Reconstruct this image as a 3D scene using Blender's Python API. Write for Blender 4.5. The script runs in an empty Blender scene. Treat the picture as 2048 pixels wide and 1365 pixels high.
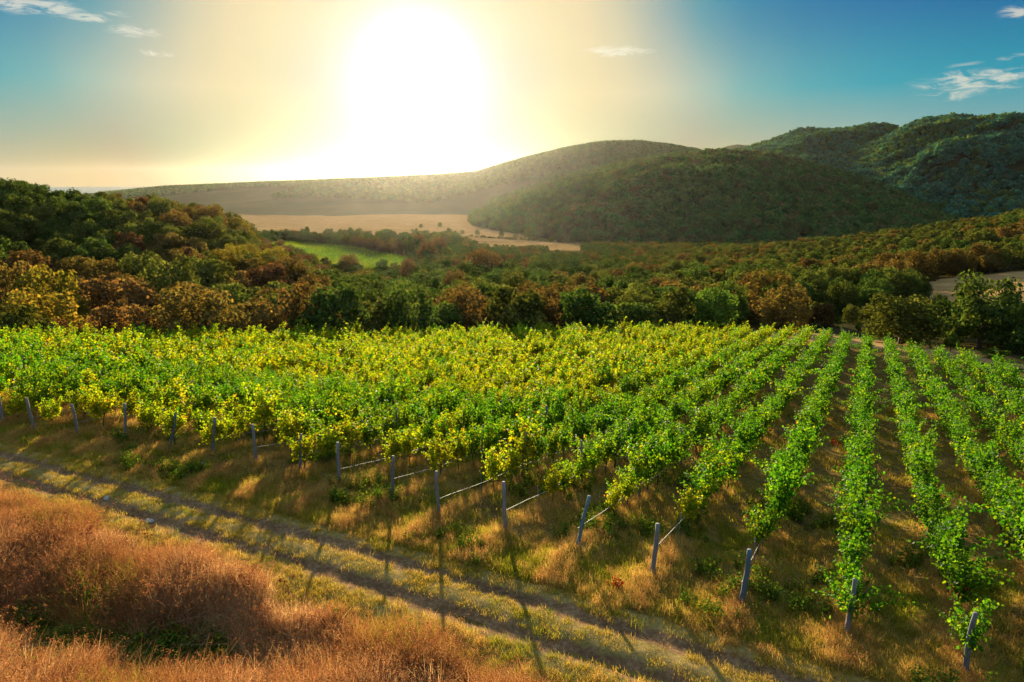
import bpy, math, random
import numpy as np
from math import radians as R, sin, cos, tan, atan2, hypot, pi

random.seed(7)
rng = np.random.default_rng(11)
scene = bpy.context.scene
COL = scene.collection

# ------------------------------------------------------------------ camera
PITCH = R(13.2)
F = 1365.0                                     # focal length in photo pixels (2048 wide)
cam_d = bpy.data.cameras.new('camera')
cam_d.sensor_width = 36.0
cam_d.lens = 24.0
cam_d.clip_start = 0.5
cam_d.clip_end = 200000.0
cam = bpy.data.objects.new('camera', cam_d)
COL.objects.link(cam)
cam.location = (0, 0, 0)                       # every height below is relative to the drone
cam.rotation_euler = (pi / 2 - PITCH, 0, 0)
scene.camera = cam

# ------------------------------------------------------------------ exposure, engine
scene.view_settings.view_transform = 'Standard'
scene.view_settings.look = 'None'
scene.view_settings.exposure = 1.52
scene.view_settings.gamma = 1.0
scene.render.engine = 'CYCLES'
cy = scene.cycles
cy.use_denoising = True
cy.denoiser = 'OPENIMAGEDENOISE'
cy.max_bounces = 6
cy.diffuse_bounces = 3
cy.glossy_bounces = 2
cy.transmission_bounces = 4
cy.volume_bounces = 0
cy.transparent_max_bounces = 4
cy.caustics_reflective = False
cy.caustics_refractive = False
cy.sample_clamp_indirect = 6.0

# ------------------------------------------------------------------ sun and sky
SUN_AZ = R(-7.5)                               # left of the viewing direction
SUN_EL = R(8.1)
SUN_DIR = (sin(SUN_AZ) * cos(SUN_EL), cos(SUN_AZ) * cos(SUN_EL), sin(SUN_EL))
sun_d = bpy.data.lights.new('sun', 'SUN')
sun_d.energy = 5.0
sun_d.angle = R(0.9)
sun_d.color = (1.0, 0.80, 0.52)
sun = bpy.data.objects.new('sun', sun_d)
COL.objects.link(sun)
from mathutils import Vector, Matrix, Euler
sun.rotation_euler = Vector(SUN_DIR).to_track_quat('Z', 'Y').to_euler()
sun.location = (0, 0, 50)


class NT:
    """tiny node-tree helper"""
    def __init__(s, tree):
        s.t = tree; s.n = tree.nodes; s.l = tree.links
    def node(s, kind, **kw):
        nd = s.n.new(kind)
        for k, v in kw.items():
            setattr(nd, k, v)
        return nd
    def put(s, sock, v):
        if hasattr(v, 'is_linked') or hasattr(v, 'links'):
            s.l.new(v, sock)
        else:
            sock.default_value = v
    def math(s, op, a, b=None, c=None, clamp=False):
        nd = s.node('ShaderNodeMath', operation=op, use_clamp=clamp)
        for i, v in enumerate((a, b, c)):
            if v is not None:
                s.put(nd.inputs[i], v)
        return nd.outputs[0]
    def mix(s, fac, a, b, blend='MIX'):
        nd = s.node('ShaderNodeMix', data_type='RGBA', blend_type=blend)
        s.put(nd.inputs[0], fac); s.put(nd.inputs[6], a); s.put(nd.inputs[7], b)
        return nd.outputs[2]
    def noise(s, vec, scale, detail=4, rough=0.55, dist=0.0):
        nd = s.node('ShaderNodeTexNoise')
        if vec is not None: s.l.new(vec, nd.inputs['Vector'])
        nd.inputs['Scale'].default_value = scale
        nd.inputs['Detail'].default_value = detail
        nd.inputs['Roughness'].default_value = rough
        nd.inputs['Distortion'].default_value = dist
        return nd.outputs['Fac']
    def ramp(s, fac, stops, interp='LINEAR'):
        nd = s.node('ShaderNodeValToRGB')
        cr = nd.color_ramp; cr.interpolation = interp
        while len(cr.elements) < len(stops): cr.elements.new(0.5)
        for e, (p, c) in zip(cr.elements, stops):
            e.position = p; e.color = c if len(c) == 4 else (*c, 1)
        s.put(nd.inputs[0], fac)
        return nd.outputs[0]
    def sstep(s, x, lo, hi):
        nd = s.node('ShaderNodeMapRange', interpolation_type='SMOOTHSTEP')
        s.put(nd.inputs[0], x)
        nd.inputs[1].default_value = lo; nd.inputs[2].default_value = hi
        return nd.outputs[0]


def azel(px, py):
    x = (px - 1024) / F; yc = -(py - 682.5) / F
    X, Y, Z = x, cos(PITCH) + yc * sin(PITCH), -sin(PITCH) + yc * cos(PITCH)
    return atan2(X, Y), math.atan2(Z, hypot(X, Y))


world = bpy.data.worlds.new('World')
scene.world = world
world.use_nodes = True
w = NT(world.node_tree)
w.n.clear()
tc = w.node('ShaderNodeTexCoord')
D = tc.outputs['Generated']
sky = w.node('ShaderNodeTexSky', sky_type='NISHITA', sun_disc=False, sun_elevation=SUN_EL,
             sun_rotation=SUN_AZ, altitude=200, air_density=1.0, dust_density=1.0, ozone_density=2.0)
bg1 = w.node('ShaderNodeBackground')
w.l.new(w.mix(1.0, sky.outputs[0], (0.05, 0.11, 0.14, 1), 'MULTIPLY'), bg1.inputs[0])
bg1.inputs[1].default_value = 0.05
# aureole of the low sun and the colour of the clear air, all by direction in the sky
dotn = w.node('ShaderNodeVectorMath', operation='DOT_PRODUCT')
w.l.new(D, dotn.inputs[0]); dotn.inputs[1].default_value = SUN_DIR
theta = w.math('ARCCOSINE', w.math('MINIMUM', dotn.outputs['Value'], 1.0))        # radians from the sun
sep = w.node('ShaderNodeSeparateXYZ'); w.l.new(D, sep.inputs[0])
el = w.math('ARCSINE', sep.outputs[2])
az = w.math('ARCTAN2', sep.outputs[0], sep.outputs[1])
# colour of the clear air by distance from the sun (degrees), at three heights above the horizon; brightened behind the camera and overhead to lift shadows
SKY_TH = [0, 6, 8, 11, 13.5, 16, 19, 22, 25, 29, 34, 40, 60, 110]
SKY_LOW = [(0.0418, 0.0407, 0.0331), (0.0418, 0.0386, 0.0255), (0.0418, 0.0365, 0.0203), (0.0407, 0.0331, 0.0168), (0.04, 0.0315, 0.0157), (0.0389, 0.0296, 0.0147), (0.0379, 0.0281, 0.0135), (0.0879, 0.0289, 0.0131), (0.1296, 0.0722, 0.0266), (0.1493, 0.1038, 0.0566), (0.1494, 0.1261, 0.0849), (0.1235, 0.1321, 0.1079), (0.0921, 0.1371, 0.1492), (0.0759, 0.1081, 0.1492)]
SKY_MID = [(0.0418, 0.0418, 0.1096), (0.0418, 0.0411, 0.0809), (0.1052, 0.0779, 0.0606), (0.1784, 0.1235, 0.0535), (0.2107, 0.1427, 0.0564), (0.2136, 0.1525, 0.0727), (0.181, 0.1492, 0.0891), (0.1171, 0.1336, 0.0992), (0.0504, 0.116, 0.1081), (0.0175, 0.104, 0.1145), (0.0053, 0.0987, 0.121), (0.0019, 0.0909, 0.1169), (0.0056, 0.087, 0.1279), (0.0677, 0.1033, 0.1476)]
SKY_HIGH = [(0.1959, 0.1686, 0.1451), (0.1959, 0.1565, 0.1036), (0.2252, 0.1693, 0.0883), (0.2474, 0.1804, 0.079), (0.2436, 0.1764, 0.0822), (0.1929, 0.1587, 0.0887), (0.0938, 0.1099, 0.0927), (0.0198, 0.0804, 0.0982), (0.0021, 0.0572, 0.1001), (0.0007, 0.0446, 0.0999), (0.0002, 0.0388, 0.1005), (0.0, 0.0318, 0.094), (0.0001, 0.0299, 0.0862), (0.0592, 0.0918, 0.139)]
SKY_ZEN_FILL = (.145, .195, .245)  # zenith set brighter than clear air, added fill light for the shadows
def sky_ramp(cols):
    return w.ramp(w.math('DIVIDE', theta, R(110)), [(a_ / 110, c_) for a_, c_ in zip(SKY_TH, cols)])
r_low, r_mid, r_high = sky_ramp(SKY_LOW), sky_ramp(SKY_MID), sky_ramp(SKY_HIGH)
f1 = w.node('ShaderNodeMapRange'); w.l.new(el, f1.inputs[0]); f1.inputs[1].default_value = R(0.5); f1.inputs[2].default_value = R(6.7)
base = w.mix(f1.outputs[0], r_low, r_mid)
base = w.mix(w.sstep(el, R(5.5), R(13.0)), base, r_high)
base = w.mix(w.sstep(el, R(16), R(45)), base, (*SKY_ZEN_FILL, 1))
g_core = w.math('EXPONENT', w.math('MULTIPLY', w.math('POWER', w.math('DIVIDE', theta, R(3.6)), 2.0), -1.0))
core = w.mix(g_core, (0, 0, 0, 1), (0.65, 0.58, 0.40, 1))
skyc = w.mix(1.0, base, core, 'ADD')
# thin clouds: streaked noise inside patches at their directions
comb = w.node('ShaderNodeCombineXYZ')
w.l.new(w.math('MULTIPLY', az, 12.0), comb.inputs[0]); w.l.new(w.math('MULTIPLY', el, 46.0), comb.inputs[1])
cn = w.noise(comb.outputs[0], 2.6, 9, 0.68, 0.8)
clouds = [(70, 14, 5.0, 0.75, 1.0), (175, 36, 2.6, 0.5, .9), (270, 62, 3.2, 0.65, .95), (318, 108, 3.0, 0.36, .95), (235, 28, 1.6, .3, .8),
          (1235, 104, 4.2, 0.62, 1.15), (1950, 160, 6.5, 1.15, 1.0), (1900, 190, 4, .7, .7), (2040, 25, 2.5, .7, .8), (1500, 240, 9, .8, .33),
          (2040, 115, 3, .4, .6), (1930, 128, 3, .4, .5), (1800, 235, 9, .6, .3), (25, 8, 3, .8, 1)]
tot = None
for (px, py, sa, se, st) in clouds:
    a0, e0 = azel(px, py)
    q = w.math('ADD', w.math('POWER', w.math('DIVIDE', w.math('SUBTRACT', az, a0), R(sa * 0.62)), 2.0),
               w.math('POWER', w.math('DIVIDE', w.math('SUBTRACT', el, e0), R(se * 0.8)), 2.0))
    m = w.math('MULTIPLY', w.math('EXPONENT', w.math('MULTIPLY', q, -1.0)), st)
    tot = m if tot is None else w.math('MAXIMUM', tot, m)
cm = w.sstep(w.math('MULTIPLY', tot, w.math('ADD', w.math('MULTIPLY', cn, 3.2), -0.95)), 0.22, 0.80)
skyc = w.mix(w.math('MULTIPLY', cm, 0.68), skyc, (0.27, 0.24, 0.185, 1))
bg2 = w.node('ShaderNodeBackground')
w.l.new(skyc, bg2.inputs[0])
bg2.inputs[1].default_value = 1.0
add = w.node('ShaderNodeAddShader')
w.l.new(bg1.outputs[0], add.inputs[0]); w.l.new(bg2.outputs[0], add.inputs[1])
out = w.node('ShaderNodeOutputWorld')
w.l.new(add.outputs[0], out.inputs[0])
world.cycles.sampling_method = 'MANUAL'
world.cycles.sample_map_resolution = 1024


# ------------------------------------------------------------------ helpers
def tag(o, label=None, cat=None, group=None, kind=None):
    if label: o['label'] = label
    if cat: o['category'] = cat
    if group: o['group'] = group
    if kind: o['kind'] = kind
    return o


def mesh_np(name, V, Q, mat=None, cols=None, smooth=False, T=None):
    """mesh from numpy arrays: V (n,3), Q (m,4) quads, T (k,3) triangles"""
    me = bpy.data.meshes.new(name)
    V = np.asarray(V, np.float32); Q = np.asarray(Q, np.int32).reshape(-1, 4)
    loops = Q.reshape(-1); sizes = np.full(len(Q), 4, np.int32)
    if T is not None and len(T):
        T = np.asarray(T, np.int32)
        loops = np.concatenate([loops, T.reshape(-1)]); sizes = np.concatenate([sizes, np.full(len(T), 3, np.int32)])
    me.vertices.add(len(V)); me.vertices.foreach_set('co', V.reshape(-1))
    me.loops.add(len(loops)); me.loops.foreach_set('vertex_index', loops.astype(np.int32))
    me.polygons.add(len(sizes))
    me.polygons.foreach_set('loop_start', (np.cumsum(sizes) - sizes).astype(np.int32))
    if smooth: me.polygons.foreach_set('use_smooth', np.ones(len(sizes), bool))
    if cols is not None:
        at = me.color_attributes.new('col', 'FLOAT_COLOR', 'POINT')
        c4 = np.ones((len(V), 4), np.float32); c4[:, :3] = cols
        at.data.foreach_set('color', c4.reshape(-1))
    if mat: me.materials.append(mat)
    me.update(calc_edges=True)
    return me


def link(name, me, parent=None, loc=None, rot=None, scl=None):
    o = bpy.data.objects.new(name, me)
    COL.objects.link(o)
    if parent: o.parent = parent
    if loc is not None: o.location = loc
    if rot is not None: o.rotation_euler = rot
    if scl is not None: o.scale = scl
    return o


def tube(P, rad, n=6, seed=None):
    """swept tube through points P with radii rad -> V, Q (closed with a small cap ring)"""
    P = np.asarray(P, float); rad = np.asarray(rad, float)
    P = np.vstack([P, P[-1] + (P[-1] - P[-2]) * 1e-3]); rad = np.append(rad, rad[-1] * 0.02)
    Tn = np.gradient(P, axis=0); Tn /= np.linalg.norm(Tn, axis=1)[:, None] + 1e-9
    ref = np.array([1.0, 0.13, 0.0]) if abs(Tn[0, 0]) < 0.8 else np.array([0.0, 1.0, 0.1])
    A = np.cross(Tn, ref); A /= np.linalg.norm(A, axis=1)[:, None] + 1e-9
    B = np.cross(Tn, A)
    th = np.arange(n) * 2 * pi / n
    rr = rad[:, None] * np.ones(n)
    if seed is not None:
        rr = rr * np.random.default_rng(seed).uniform(0.85, 1.15, rr.shape)
    V = P[:, None, :] + rr[..., None] * (np.cos(th)[None, :, None] * A[:, None, :] + np.sin(th)[None, :, None] * B[:, None, :])
    Q = []
    for i in range(len(P) - 1):
        for j in range(n):
            k = (j + 1) % n
            Q.append((i * n + j, i * n + k, (i + 1) * n + k, (i + 1) * n + j))
    return V.reshape(-1, 3), np.array(Q)


def join(parts):
    Vs, Qs, off = [], [], 0
    for V, Q in parts:
        Vs.append(V); Qs.append(np.asarray(Q) + off); off += len(V)
    return np.vstack(Vs), np.vstack(Qs)


def frames(nrm, spin):
    """tangent frame for each normal, spun about it"""
    nrm = nrm / (np.linalg.norm(nrm, axis=1)[:, None] + 1e-9)
    ref = np.where(np.abs(nrm[:, 2:3]) < 0.9, np.array([[0, 0, 1.0]]), np.array([[1.0, 0, 0]]))
    a = np.cross(ref, nrm); a /= np.linalg.norm(a, axis=1)[:, None] + 1e-9
    b = np.cross(nrm, a)
    c, s = np.cos(spin)[:, None], np.sin(spin)[:, None]
    return a * c + b * s, b * c - a * s, nrm


LEAF = np.array([(0, 0, 0), (-.52, .30, .10), (-.34, .86, .06), (0, 1.0, -.06), (.34, .86, .06), (.52, .30, .10)])
LEAF_Q = np.array([(0, 3, 2, 1), (0, 5, 4, 3)])


def leaves(P, nrm, spin, size, col, g):
    a, b, n = frames(nrm, spin)
    L = LEAF[None] * size[:, None, None]
    V = P[:, None, :] + L[..., 0:1] * a[:, None] + L[..., 1:2] * b[:, None] + L[..., 2:3] * n[:, None]
    Q = LEAF_Q[None] + (np.arange(len(P)) * 6)[:, None, None]
    return V.reshape(-1, 3), Q.reshape(-1, 4), np.repeat(col, 6, axis=0)


def quads(P, nrm, spin, sx, sy, col):
    a, b, n = frames(nrm, spin)
    c4 = np.array([(-.5, -.5), (.5, -.35), (.42, .5), (-.4, .45)])
    V = P[:, None, :] + c4[None, :, 0:1] * (a * sx[:, None])[:, None] + c4[None, :, 1:2] * (b * sy[:, None])[:, None]
    Q = np.array([[0, 1, 2, 3]])[None] + (np.arange(len(P)) * 4)[:, None, None]
    return V.reshape(-1, 3), Q.reshape(-1, 4), np.repeat(col, 4, axis=0)


def pick(pal, wts, n, g, jit=0.18):
    pal = np.array(pal, float); wts = np.array(wts, float); wts /= wts.sum()
    c = pal[g.choice(len(pal), n, p=wts)]
    return np.clip(c * g.uniform(1 - jit, 1 + jit, (n, 1)) * g.uniform(.93, 1.07, (n, 3)), 0.002, 1)


ORD = ['zeroth', 'first', 'second', 'third', 'fourth', 'fifth', 'sixth', 'seventh', 'eighth', 'ninth', 'tenth', 'eleventh', 'twelfth',
       'thirteenth', 'fourteenth', 'fifteenth', 'sixteenth', 'seventeenth', 'eighteenth', 'nineteenth']
TENS = {20: ('twentieth', 'twenty'), 30: ('thirtieth', 'thirty'), 40: ('fortieth', 'forty'), 50: ('fiftieth', 'fifty'),
        60: ('sixtieth', 'sixty'), 70: ('seventieth', 'seventy'), 80: ('eightieth', 'eighty'), 90: ('ninetieth', 'ninety')}


def ordinal(n):
    if n < 20: return ORD[n]
    t, u = n // 10 * 10, n % 10
    return TENS[t][0] if u == 0 else TENS[t][1] + '-' + ORD[u]


# ------------------------------------------------------------------ materials
def new_mat(name):
    m = bpy.data.materials.new(name); m.use_nodes = True
    m.node_tree.nodes.clear()
    return m, NT(m.node_tree)


def leaf_mat(name, trans=0.5, tint=(1.25, 1.2, 0.5), hue=0.0, val=0.25, gloss=0.06, gain=1.0, ramp=None):
    """leaf: own colour from the mesh, varied a little from plant to plant, lets light through"""
    m, t = new_mat(name)
    at = t.node('ShaderNodeAttribute', attribute_name='col')
    oi = t.node('ShaderNodeObjectInfo')
    c = at.outputs['Color']
    if ramp:
        c = t.mix(1.0, c, t.ramp(oi.outputs['Random'], ramp, 'CONSTANT'), 'MULTIPLY')
    hs = t.node('ShaderNodeHueSaturation')
    t.l.new(c, hs.inputs['Color'])
    r2 = t.math('FRACT', t.math('MULTIPLY', oi.outputs['Random'], 17.31))
    r3 = t.math('FRACT', t.math('MULTIPLY', oi.outputs['Random'], 53.77))
    t.l.new(t.math('ADD', t.math('MULTIPLY', t.math('SUBTRACT', r2, 0.5), hue), 0.5), hs.inputs['Hue'])
    t.l.new(t.math('MULTIPLY', t.math('ADD', t.math('MULTIPLY', t.math('SUBTRACT', r3, 0.5), 2 * val), 1.0), gain), hs.inputs['Value'])
    c = hs.outputs['Color']
    tr = t.node('ShaderNodeBsdfTranslucent')
    t.l.new(t.mix(1.0, c, (*tint, 1), 'MULTIPLY'), tr.inputs[0])
    df = t.node('ShaderNodeBsdfPrincipled')
    t.l.new(c, df.inputs['Base Color']); df.inputs['Roughness'].default_value = 0.5
    df.inputs['Specular IOR Level'].default_value = gloss * 5
    mx = t.node('ShaderNodeMixShader'); mx.inputs[0].default_value = trans
    t.l.new(df.outputs[0], mx.inputs[1]); t.l.new(tr.outputs[0], mx.inputs[2])
    o = t.node('ShaderNodeOutputMaterial'); t.l.new(mx.outputs[0], o.inputs[0])
    return m


def ground_mat(name, stops, scale=0.3, fine=6.0, rough=0.95, bump=0.3, stops2=None):
    m, t = new_mat(name)
    g = t.node('ShaderNodeNewGeometry')
    p = g.outputs['Position']
    n1 = t.noise(p, scale, 6, 0.65, 0.4); n2 = t.noise(p, fine, 5, 0.7)
    f = t.math('ADD', t.math('MULTIPLY', n1, 0.62), t.math('MULTIPLY', n2, 0.38))
    c = t.ramp(f, stops)
    b = t.node('ShaderNodeBsdfPrincipled'); b.inputs['Roughness'].default_value = rough
    b.inputs['Specular IOR Level'].default_value = 0.0
    t.l.new(c, b.inputs['Base Color'])
    bp = t.node('ShaderNodeBump'); bp.inputs['Strength'].default_value = bump; bp.inputs['Distance'].default_value = 0.2
    t.l.new(n2, bp.inputs['Height']); t.l.new(bp.outputs[0], b.inputs['Normal'])
    o = t.node('ShaderNodeOutputMaterial'); t.l.new(b.outputs[0], o.inputs[0])
    return m


def wood_mat(name, a, b_, sc=9.0):
    m, t = new_mat(name)
    tcn = t.node('ShaderNodeTexCoord'); mp = t.node('ShaderNodeMapping')
    mp.inputs['Scale'].default_value = (1, 1, 0.12)
    t.l.new(tcn.outputs['Object'], mp.inputs[0])
    n = t.noise(mp.outputs[0], sc * 4, 6, 0.7)
    oi = t.node('ShaderNodeObjectInfo')
    c = t.ramp(n, [(0.25, a), (0.7, b_)])
    hs = t.node('ShaderNodeHueSaturation'); t.l.new(c, hs.inputs['Color'])
    t.l.new(t.math('ADD', t.math('MULTIPLY', oi.outputs['Random'], 0.5), 0.75), hs.inputs['Value'])
    b = t.node('ShaderNodeBsdfPrincipled'); b.inputs['Roughness'].default_value = 0.85
    t.l.new(hs.outputs[0], b.inputs['Base Color'])
    bp = t.node('ShaderNodeBump'); bp.inputs['Strength'].default_value = 0.5; bp.inputs['Distance'].default_value = 0.01
    t.l.new(n, bp.inputs['Height']); t.l.new(bp.outputs[0], b.inputs['Normal'])
    o = t.node('ShaderNodeOutputMaterial'); t.l.new(b.outputs[0], o.inputs[0])
    return m


M_VINE = leaf_mat('vine_leaf', 0.62, (1.5, 1.45, 0.4), 0.02, 0.15, gloss=0.012)
M_CROWN = leaf_mat('oak_leaf', 0.48, (1.2, 1.1, 0.55), 0.03, 0.22, gloss=0.0)
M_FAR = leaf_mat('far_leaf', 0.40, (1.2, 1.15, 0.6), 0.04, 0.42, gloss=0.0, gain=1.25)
M_GRASS = leaf_mat('grass_blade', 0.55, (1.2, 1.05, 0.7), 0.02, 0.18, gloss=0.0)
M_WEED = leaf_mat('weed_leaf', 0.45, (1.2, 1.2, 0.5), 0.03, 0.2, gloss=0.0)
M_BARK = wood_mat('bark', (0.03, 0.022, 0.015), (0.10, 0.075, 0.05))
M_VBARK = wood_mat('vine_bark', (0.02, 0.013, 0.01), (0.07, 0.045, 0.03))
M_POST = wood_mat('weathered_wood', (0.085, 0.082, 0.08), (0.22, 0.21, 0.20))
M_POSTB = wood_mat('blue_grey_wood', (0.05, 0.085, 0.105), (0.11, 0.17, 0.20))
M_HOSE, _t = new_mat('hose_plastic')
_b = _t.node('ShaderNodeBsdfPrincipled'); _b.inputs['Base Color'].default_value = (0.26, 0.24, 0.21, 1); _b.inputs['Roughness'].default_value = 0.6
_t.l.new(_b.outputs[0], _t.node('ShaderNodeOutputMaterial').inputs[0])

# ------------------------------------------------------------------ the lie of the land
RA = R(27.9)                                    # bearing of the vine rows
UX, UY = sin(RA), cos(RA)


def uv(x, y): return x * UX + y * UY, -x * UY + y * UX
def xy(u, v): return u * UX - v * UY, u * UY + v * UX


_u = np.arange(-60, 400, 0.25)
_sg = 1 / (1 + np.exp(-(_u - 17.6) / 0.9))
_slope = _sg * (0.11 + 0.11 * np.exp(-(np.maximum(_u, 16) - 16) / 20)) + (1 - _sg) * 0.045
_fz = np.cumsum(_slope) * 0.25
_fz -= np.interp(16.0, _u, _fz)

T_AZ = np.radians([-180, -60, -45, -36, -32, -27.5, -23.5, -19, -14, -10, 0, 10, 20, 25, 30, 34, 37, 45, 60, 180])
T_R = np.log(np.array([85, 110, 150, 200, 300, 400, 500, 620, 800, 1200, 2600, 4500, 9000, 15500.]))
_T = {  #      85   110  150  200  300  400  500  620  800 1200 2600 4500 9000 60000
    -60:   (-16, -20, -22, -18, -2,   -8,  -25,  -45,  -70,  -80,  -90,  -95,  -108,  -108),
    -36:   (-19, -25, -28, -24, -9,  -14,  -30,  -50,  -72,  -80,  -90,  -95,  -108,  -108),
    -32:   (-20, -26, -29, -25, -13,  -18,  -32,  -52,  -72,  -80,  -90,  -95,  -108,  -108),
    -27.5: (-21, -27, -30, -27, -17,  -21,  -36,  -54,  -72,  -80,  -90,  -95,  -108,  -108),
    -23.5: (-21, -27, -30, -28, -20,  -25,  -38,  -55,  -72,  -79,  -90,  -95,  -108,  -108),
    -19:   (-21, -27, -31, -31, -33,  -38,  -42,  -52,  -70,  -78,  -90,  -95,  -108,  -108),
    -14:   (-22, -28, -32, -36, -46, -47, -46.8, -58,  -70,  -78,  -85,  -92,  -108,  -108),
    -10:   (-22, -28, -33, -38, -47, -48.5, -49.5, -61,  -72,  -77,  -80,  -88,  -108,  -108),
    0:     (-22, -27, -33, -39, -46, -54, -60, -69, -75, -77, -80, -88, -108, -108),
    10:    (-21, -25, -32, -40, -47, -55, -61, -68, -75, -77, -80, -88, -108, -108),
    20:    (-20.5, -23.5, -29.5, -37, -44, -50, -54, -61, -74, -77, -80, -88, -108, -108),
    25:    (-20.5, -23.5, -28.5, -36, -42, -46, -50, -54, -70, -77, -80, -88, -108, -108),
    30:    (-20.5, -23.5, -28.5, -35, -39, -42, -43, -44, -60, -77, -80, -88, -108, -108),
    34:    (-20.5, -23.5, -28, -33, -36, -38, -37, -35, -52, -77, -80, -88, -108, -108),
    37:    (-20.5, -23.5, -27, -31, -33, -35, -31, -27, -45, -77, -80, -88, -108, -108),
    45:    (-20, -24, -27, -29, -30, -30, -25, -20, -35, -77, -80, -88, -108, -108)}
_keys = [-60, -60, -60, -36, -32, -27.5, -23.5, -19, -14, -10, 0, 10, 20, 25, 30, 34, 37, 45, 45, 45]
T_Z = np.array([_T[k] for k in _keys], float)


def wob(x, y, s, k=0):
    """smooth rolling variation, about -1..1"""
    return (np.sin(x / s * 1.0 + y / s * .7 + k) + np.sin(x / s * -.6 + y / s * 1.3 + 2.1 * k + 1) +
            np.sin(x / s * 2.1 - y / s * .4 + k * 3) * .6 + np.sin(y / s * 2.7 + x / s * 1.9 + k) * .4) / 2.4


def table(x, y):
    r = np.maximum(np.hypot(x, y), 86.0); a = np.arctan2(x, y)
    ai = np.clip(np.searchsorted(T_AZ, a) - 1, 0, len(T_AZ) - 2); fa = (a - T_AZ[ai]) / (T_AZ[ai + 1] - T_AZ[ai])
    lr = np.clip(np.log(r), T_R[0], T_R[-1] - 1e-6)
    ri = np.clip(np.searchsorted(T_R, lr) - 1, 0, len(T_R) - 2); fr = (lr - T_R[ri]) / (T_R[ri + 1] - T_R[ri])
    fa = fa * fa * (3 - 2 * fa) * .5 + fa * .5; fr = fr * fr * (3 - 2 * fr) * .4 + fr * .6
    z = (T_Z[ai, ri] * (1 - fa) + T_Z[ai + 1, ri] * fa) * (1 - fr) + (T_Z[ai, ri + 1] * (1 - fa) + T_Z[ai + 1, ri + 1] * fa) * fr
    return z + wob(x, y, 40.0) * np.clip((r - 130) / 200, 0, 1) * 1.2


E_V = np.array([-40, -20, -15, -8, -1, 6, 25, 36, 60, 69, 84, 120])
E_U = np.array([60, 78, 83, 93, 99, 104, 99, 80, 51, 34, 18, 10.])
def field_end(v): return np.interp(v, E_V, E_U)
def row_start(v): return np.interp(v, [-2.8, -.35, 2.1, 4.6, 7.1, 9.5, 12, 14.5, 17, 19.4, 21.9, 24.4, 26.8, 29.3, 31.8, 34.2, 38], [16.35, 16.6, 16.7, 17.1, 17.6, 17.5, 17.5, 18.1, 18.1, 18.5, 18.5, 18.4, 18.1, 17.6, 16.9, 16.4, 16.2])


def track_u(v): return 13.35 + 0.35 * np.sin(v / 11.0 + 0.4) - 0.006 * (v - 12)      # centre line of the track


def local(x, y):
    u, v = uv(x, y)
    z = -10.78 - np.interp(u, _u, _fz) - 0.026 * np.clip(v - 2, 0, 60) * np.clip((u + 10) / 26, 0, 1)
    z = z + 0.10 * wob(x, y, 1.7, 2) * np.clip((13 - u) / 4, 0.15, 1)
    # ridge of soil along each vine row, trodden alley between
    rowp = (v + 0.35) / 2.47
    z = z + (0.08 + .13 * np.clip((30 - u) / 8, 0, 1)) * np.cos(rowp * 2 * pi) * np.clip((u - 15.6) / 2, 0, 1)
    # hollow in the rough grass beside the track
    z = z - 0.80 * np.exp(-((u - 8.8 + (v - 13.4) * .32) / 1.3) ** 2 - ((v - 15.2) / 5.6) ** 4)
    z = z + 0.04 * np.exp(-((u - 10.9 + (v - 13.4) * .16) / .8) ** 2 - ((v - 16) / 8) ** 2)
    return z


def height(x, y, bed=True):
    x = np.asarray(x, float); y = np.asarray(y, float)
    u, v = uv(x, y); r = np.hypot(x, y)
    over = u - field_end(v)                                 # metres beyond the field
    over = np.maximum(over, (-v - 22) * .8)
    b = np.clip((over + 1) / np.where(x < 20, 17, 30), 0, 1); b = b * b * (3 - 2 * b)
    b = np.maximum(b, np.clip((r - 125) / 40, 0, 1))
    z = local(x, y) * (1 - b) + table(x, y) * b
    if bed:                                                 # bed of the track
        d = np.abs(u - track_u(v))
        z = z - 0.13 * np.clip((1.75 - d) / 0.25, 0, 1)
    return z


def H(x, y): return float(height(np.array([x]), np.array([y]), False)[0])


# ------------------------------------------------------------------ ground
def polar_mesh(name, azs, rs, zf, mat):
    A, Rr = np.meshgrid(azs, rs, indexing='ij')
    X, Y = Rr * np.sin(A), Rr * np.cos(A)
    Z = zf(X, Y)
    n, m = len(azs), len(rs)
    V = np.stack([X, Y, Z], -1).reshape(-1, 3)
    i, j = np.meshgrid(np.arange(n - 1), np.arange(m - 1), indexing='ij')
    k = (i * m + j).reshape(-1)
    Q = np.stack([k, k + m, k + m + 1, k + 1], 1)
    return mesh_np(name, V, Q, mat, smooth=True)


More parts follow.
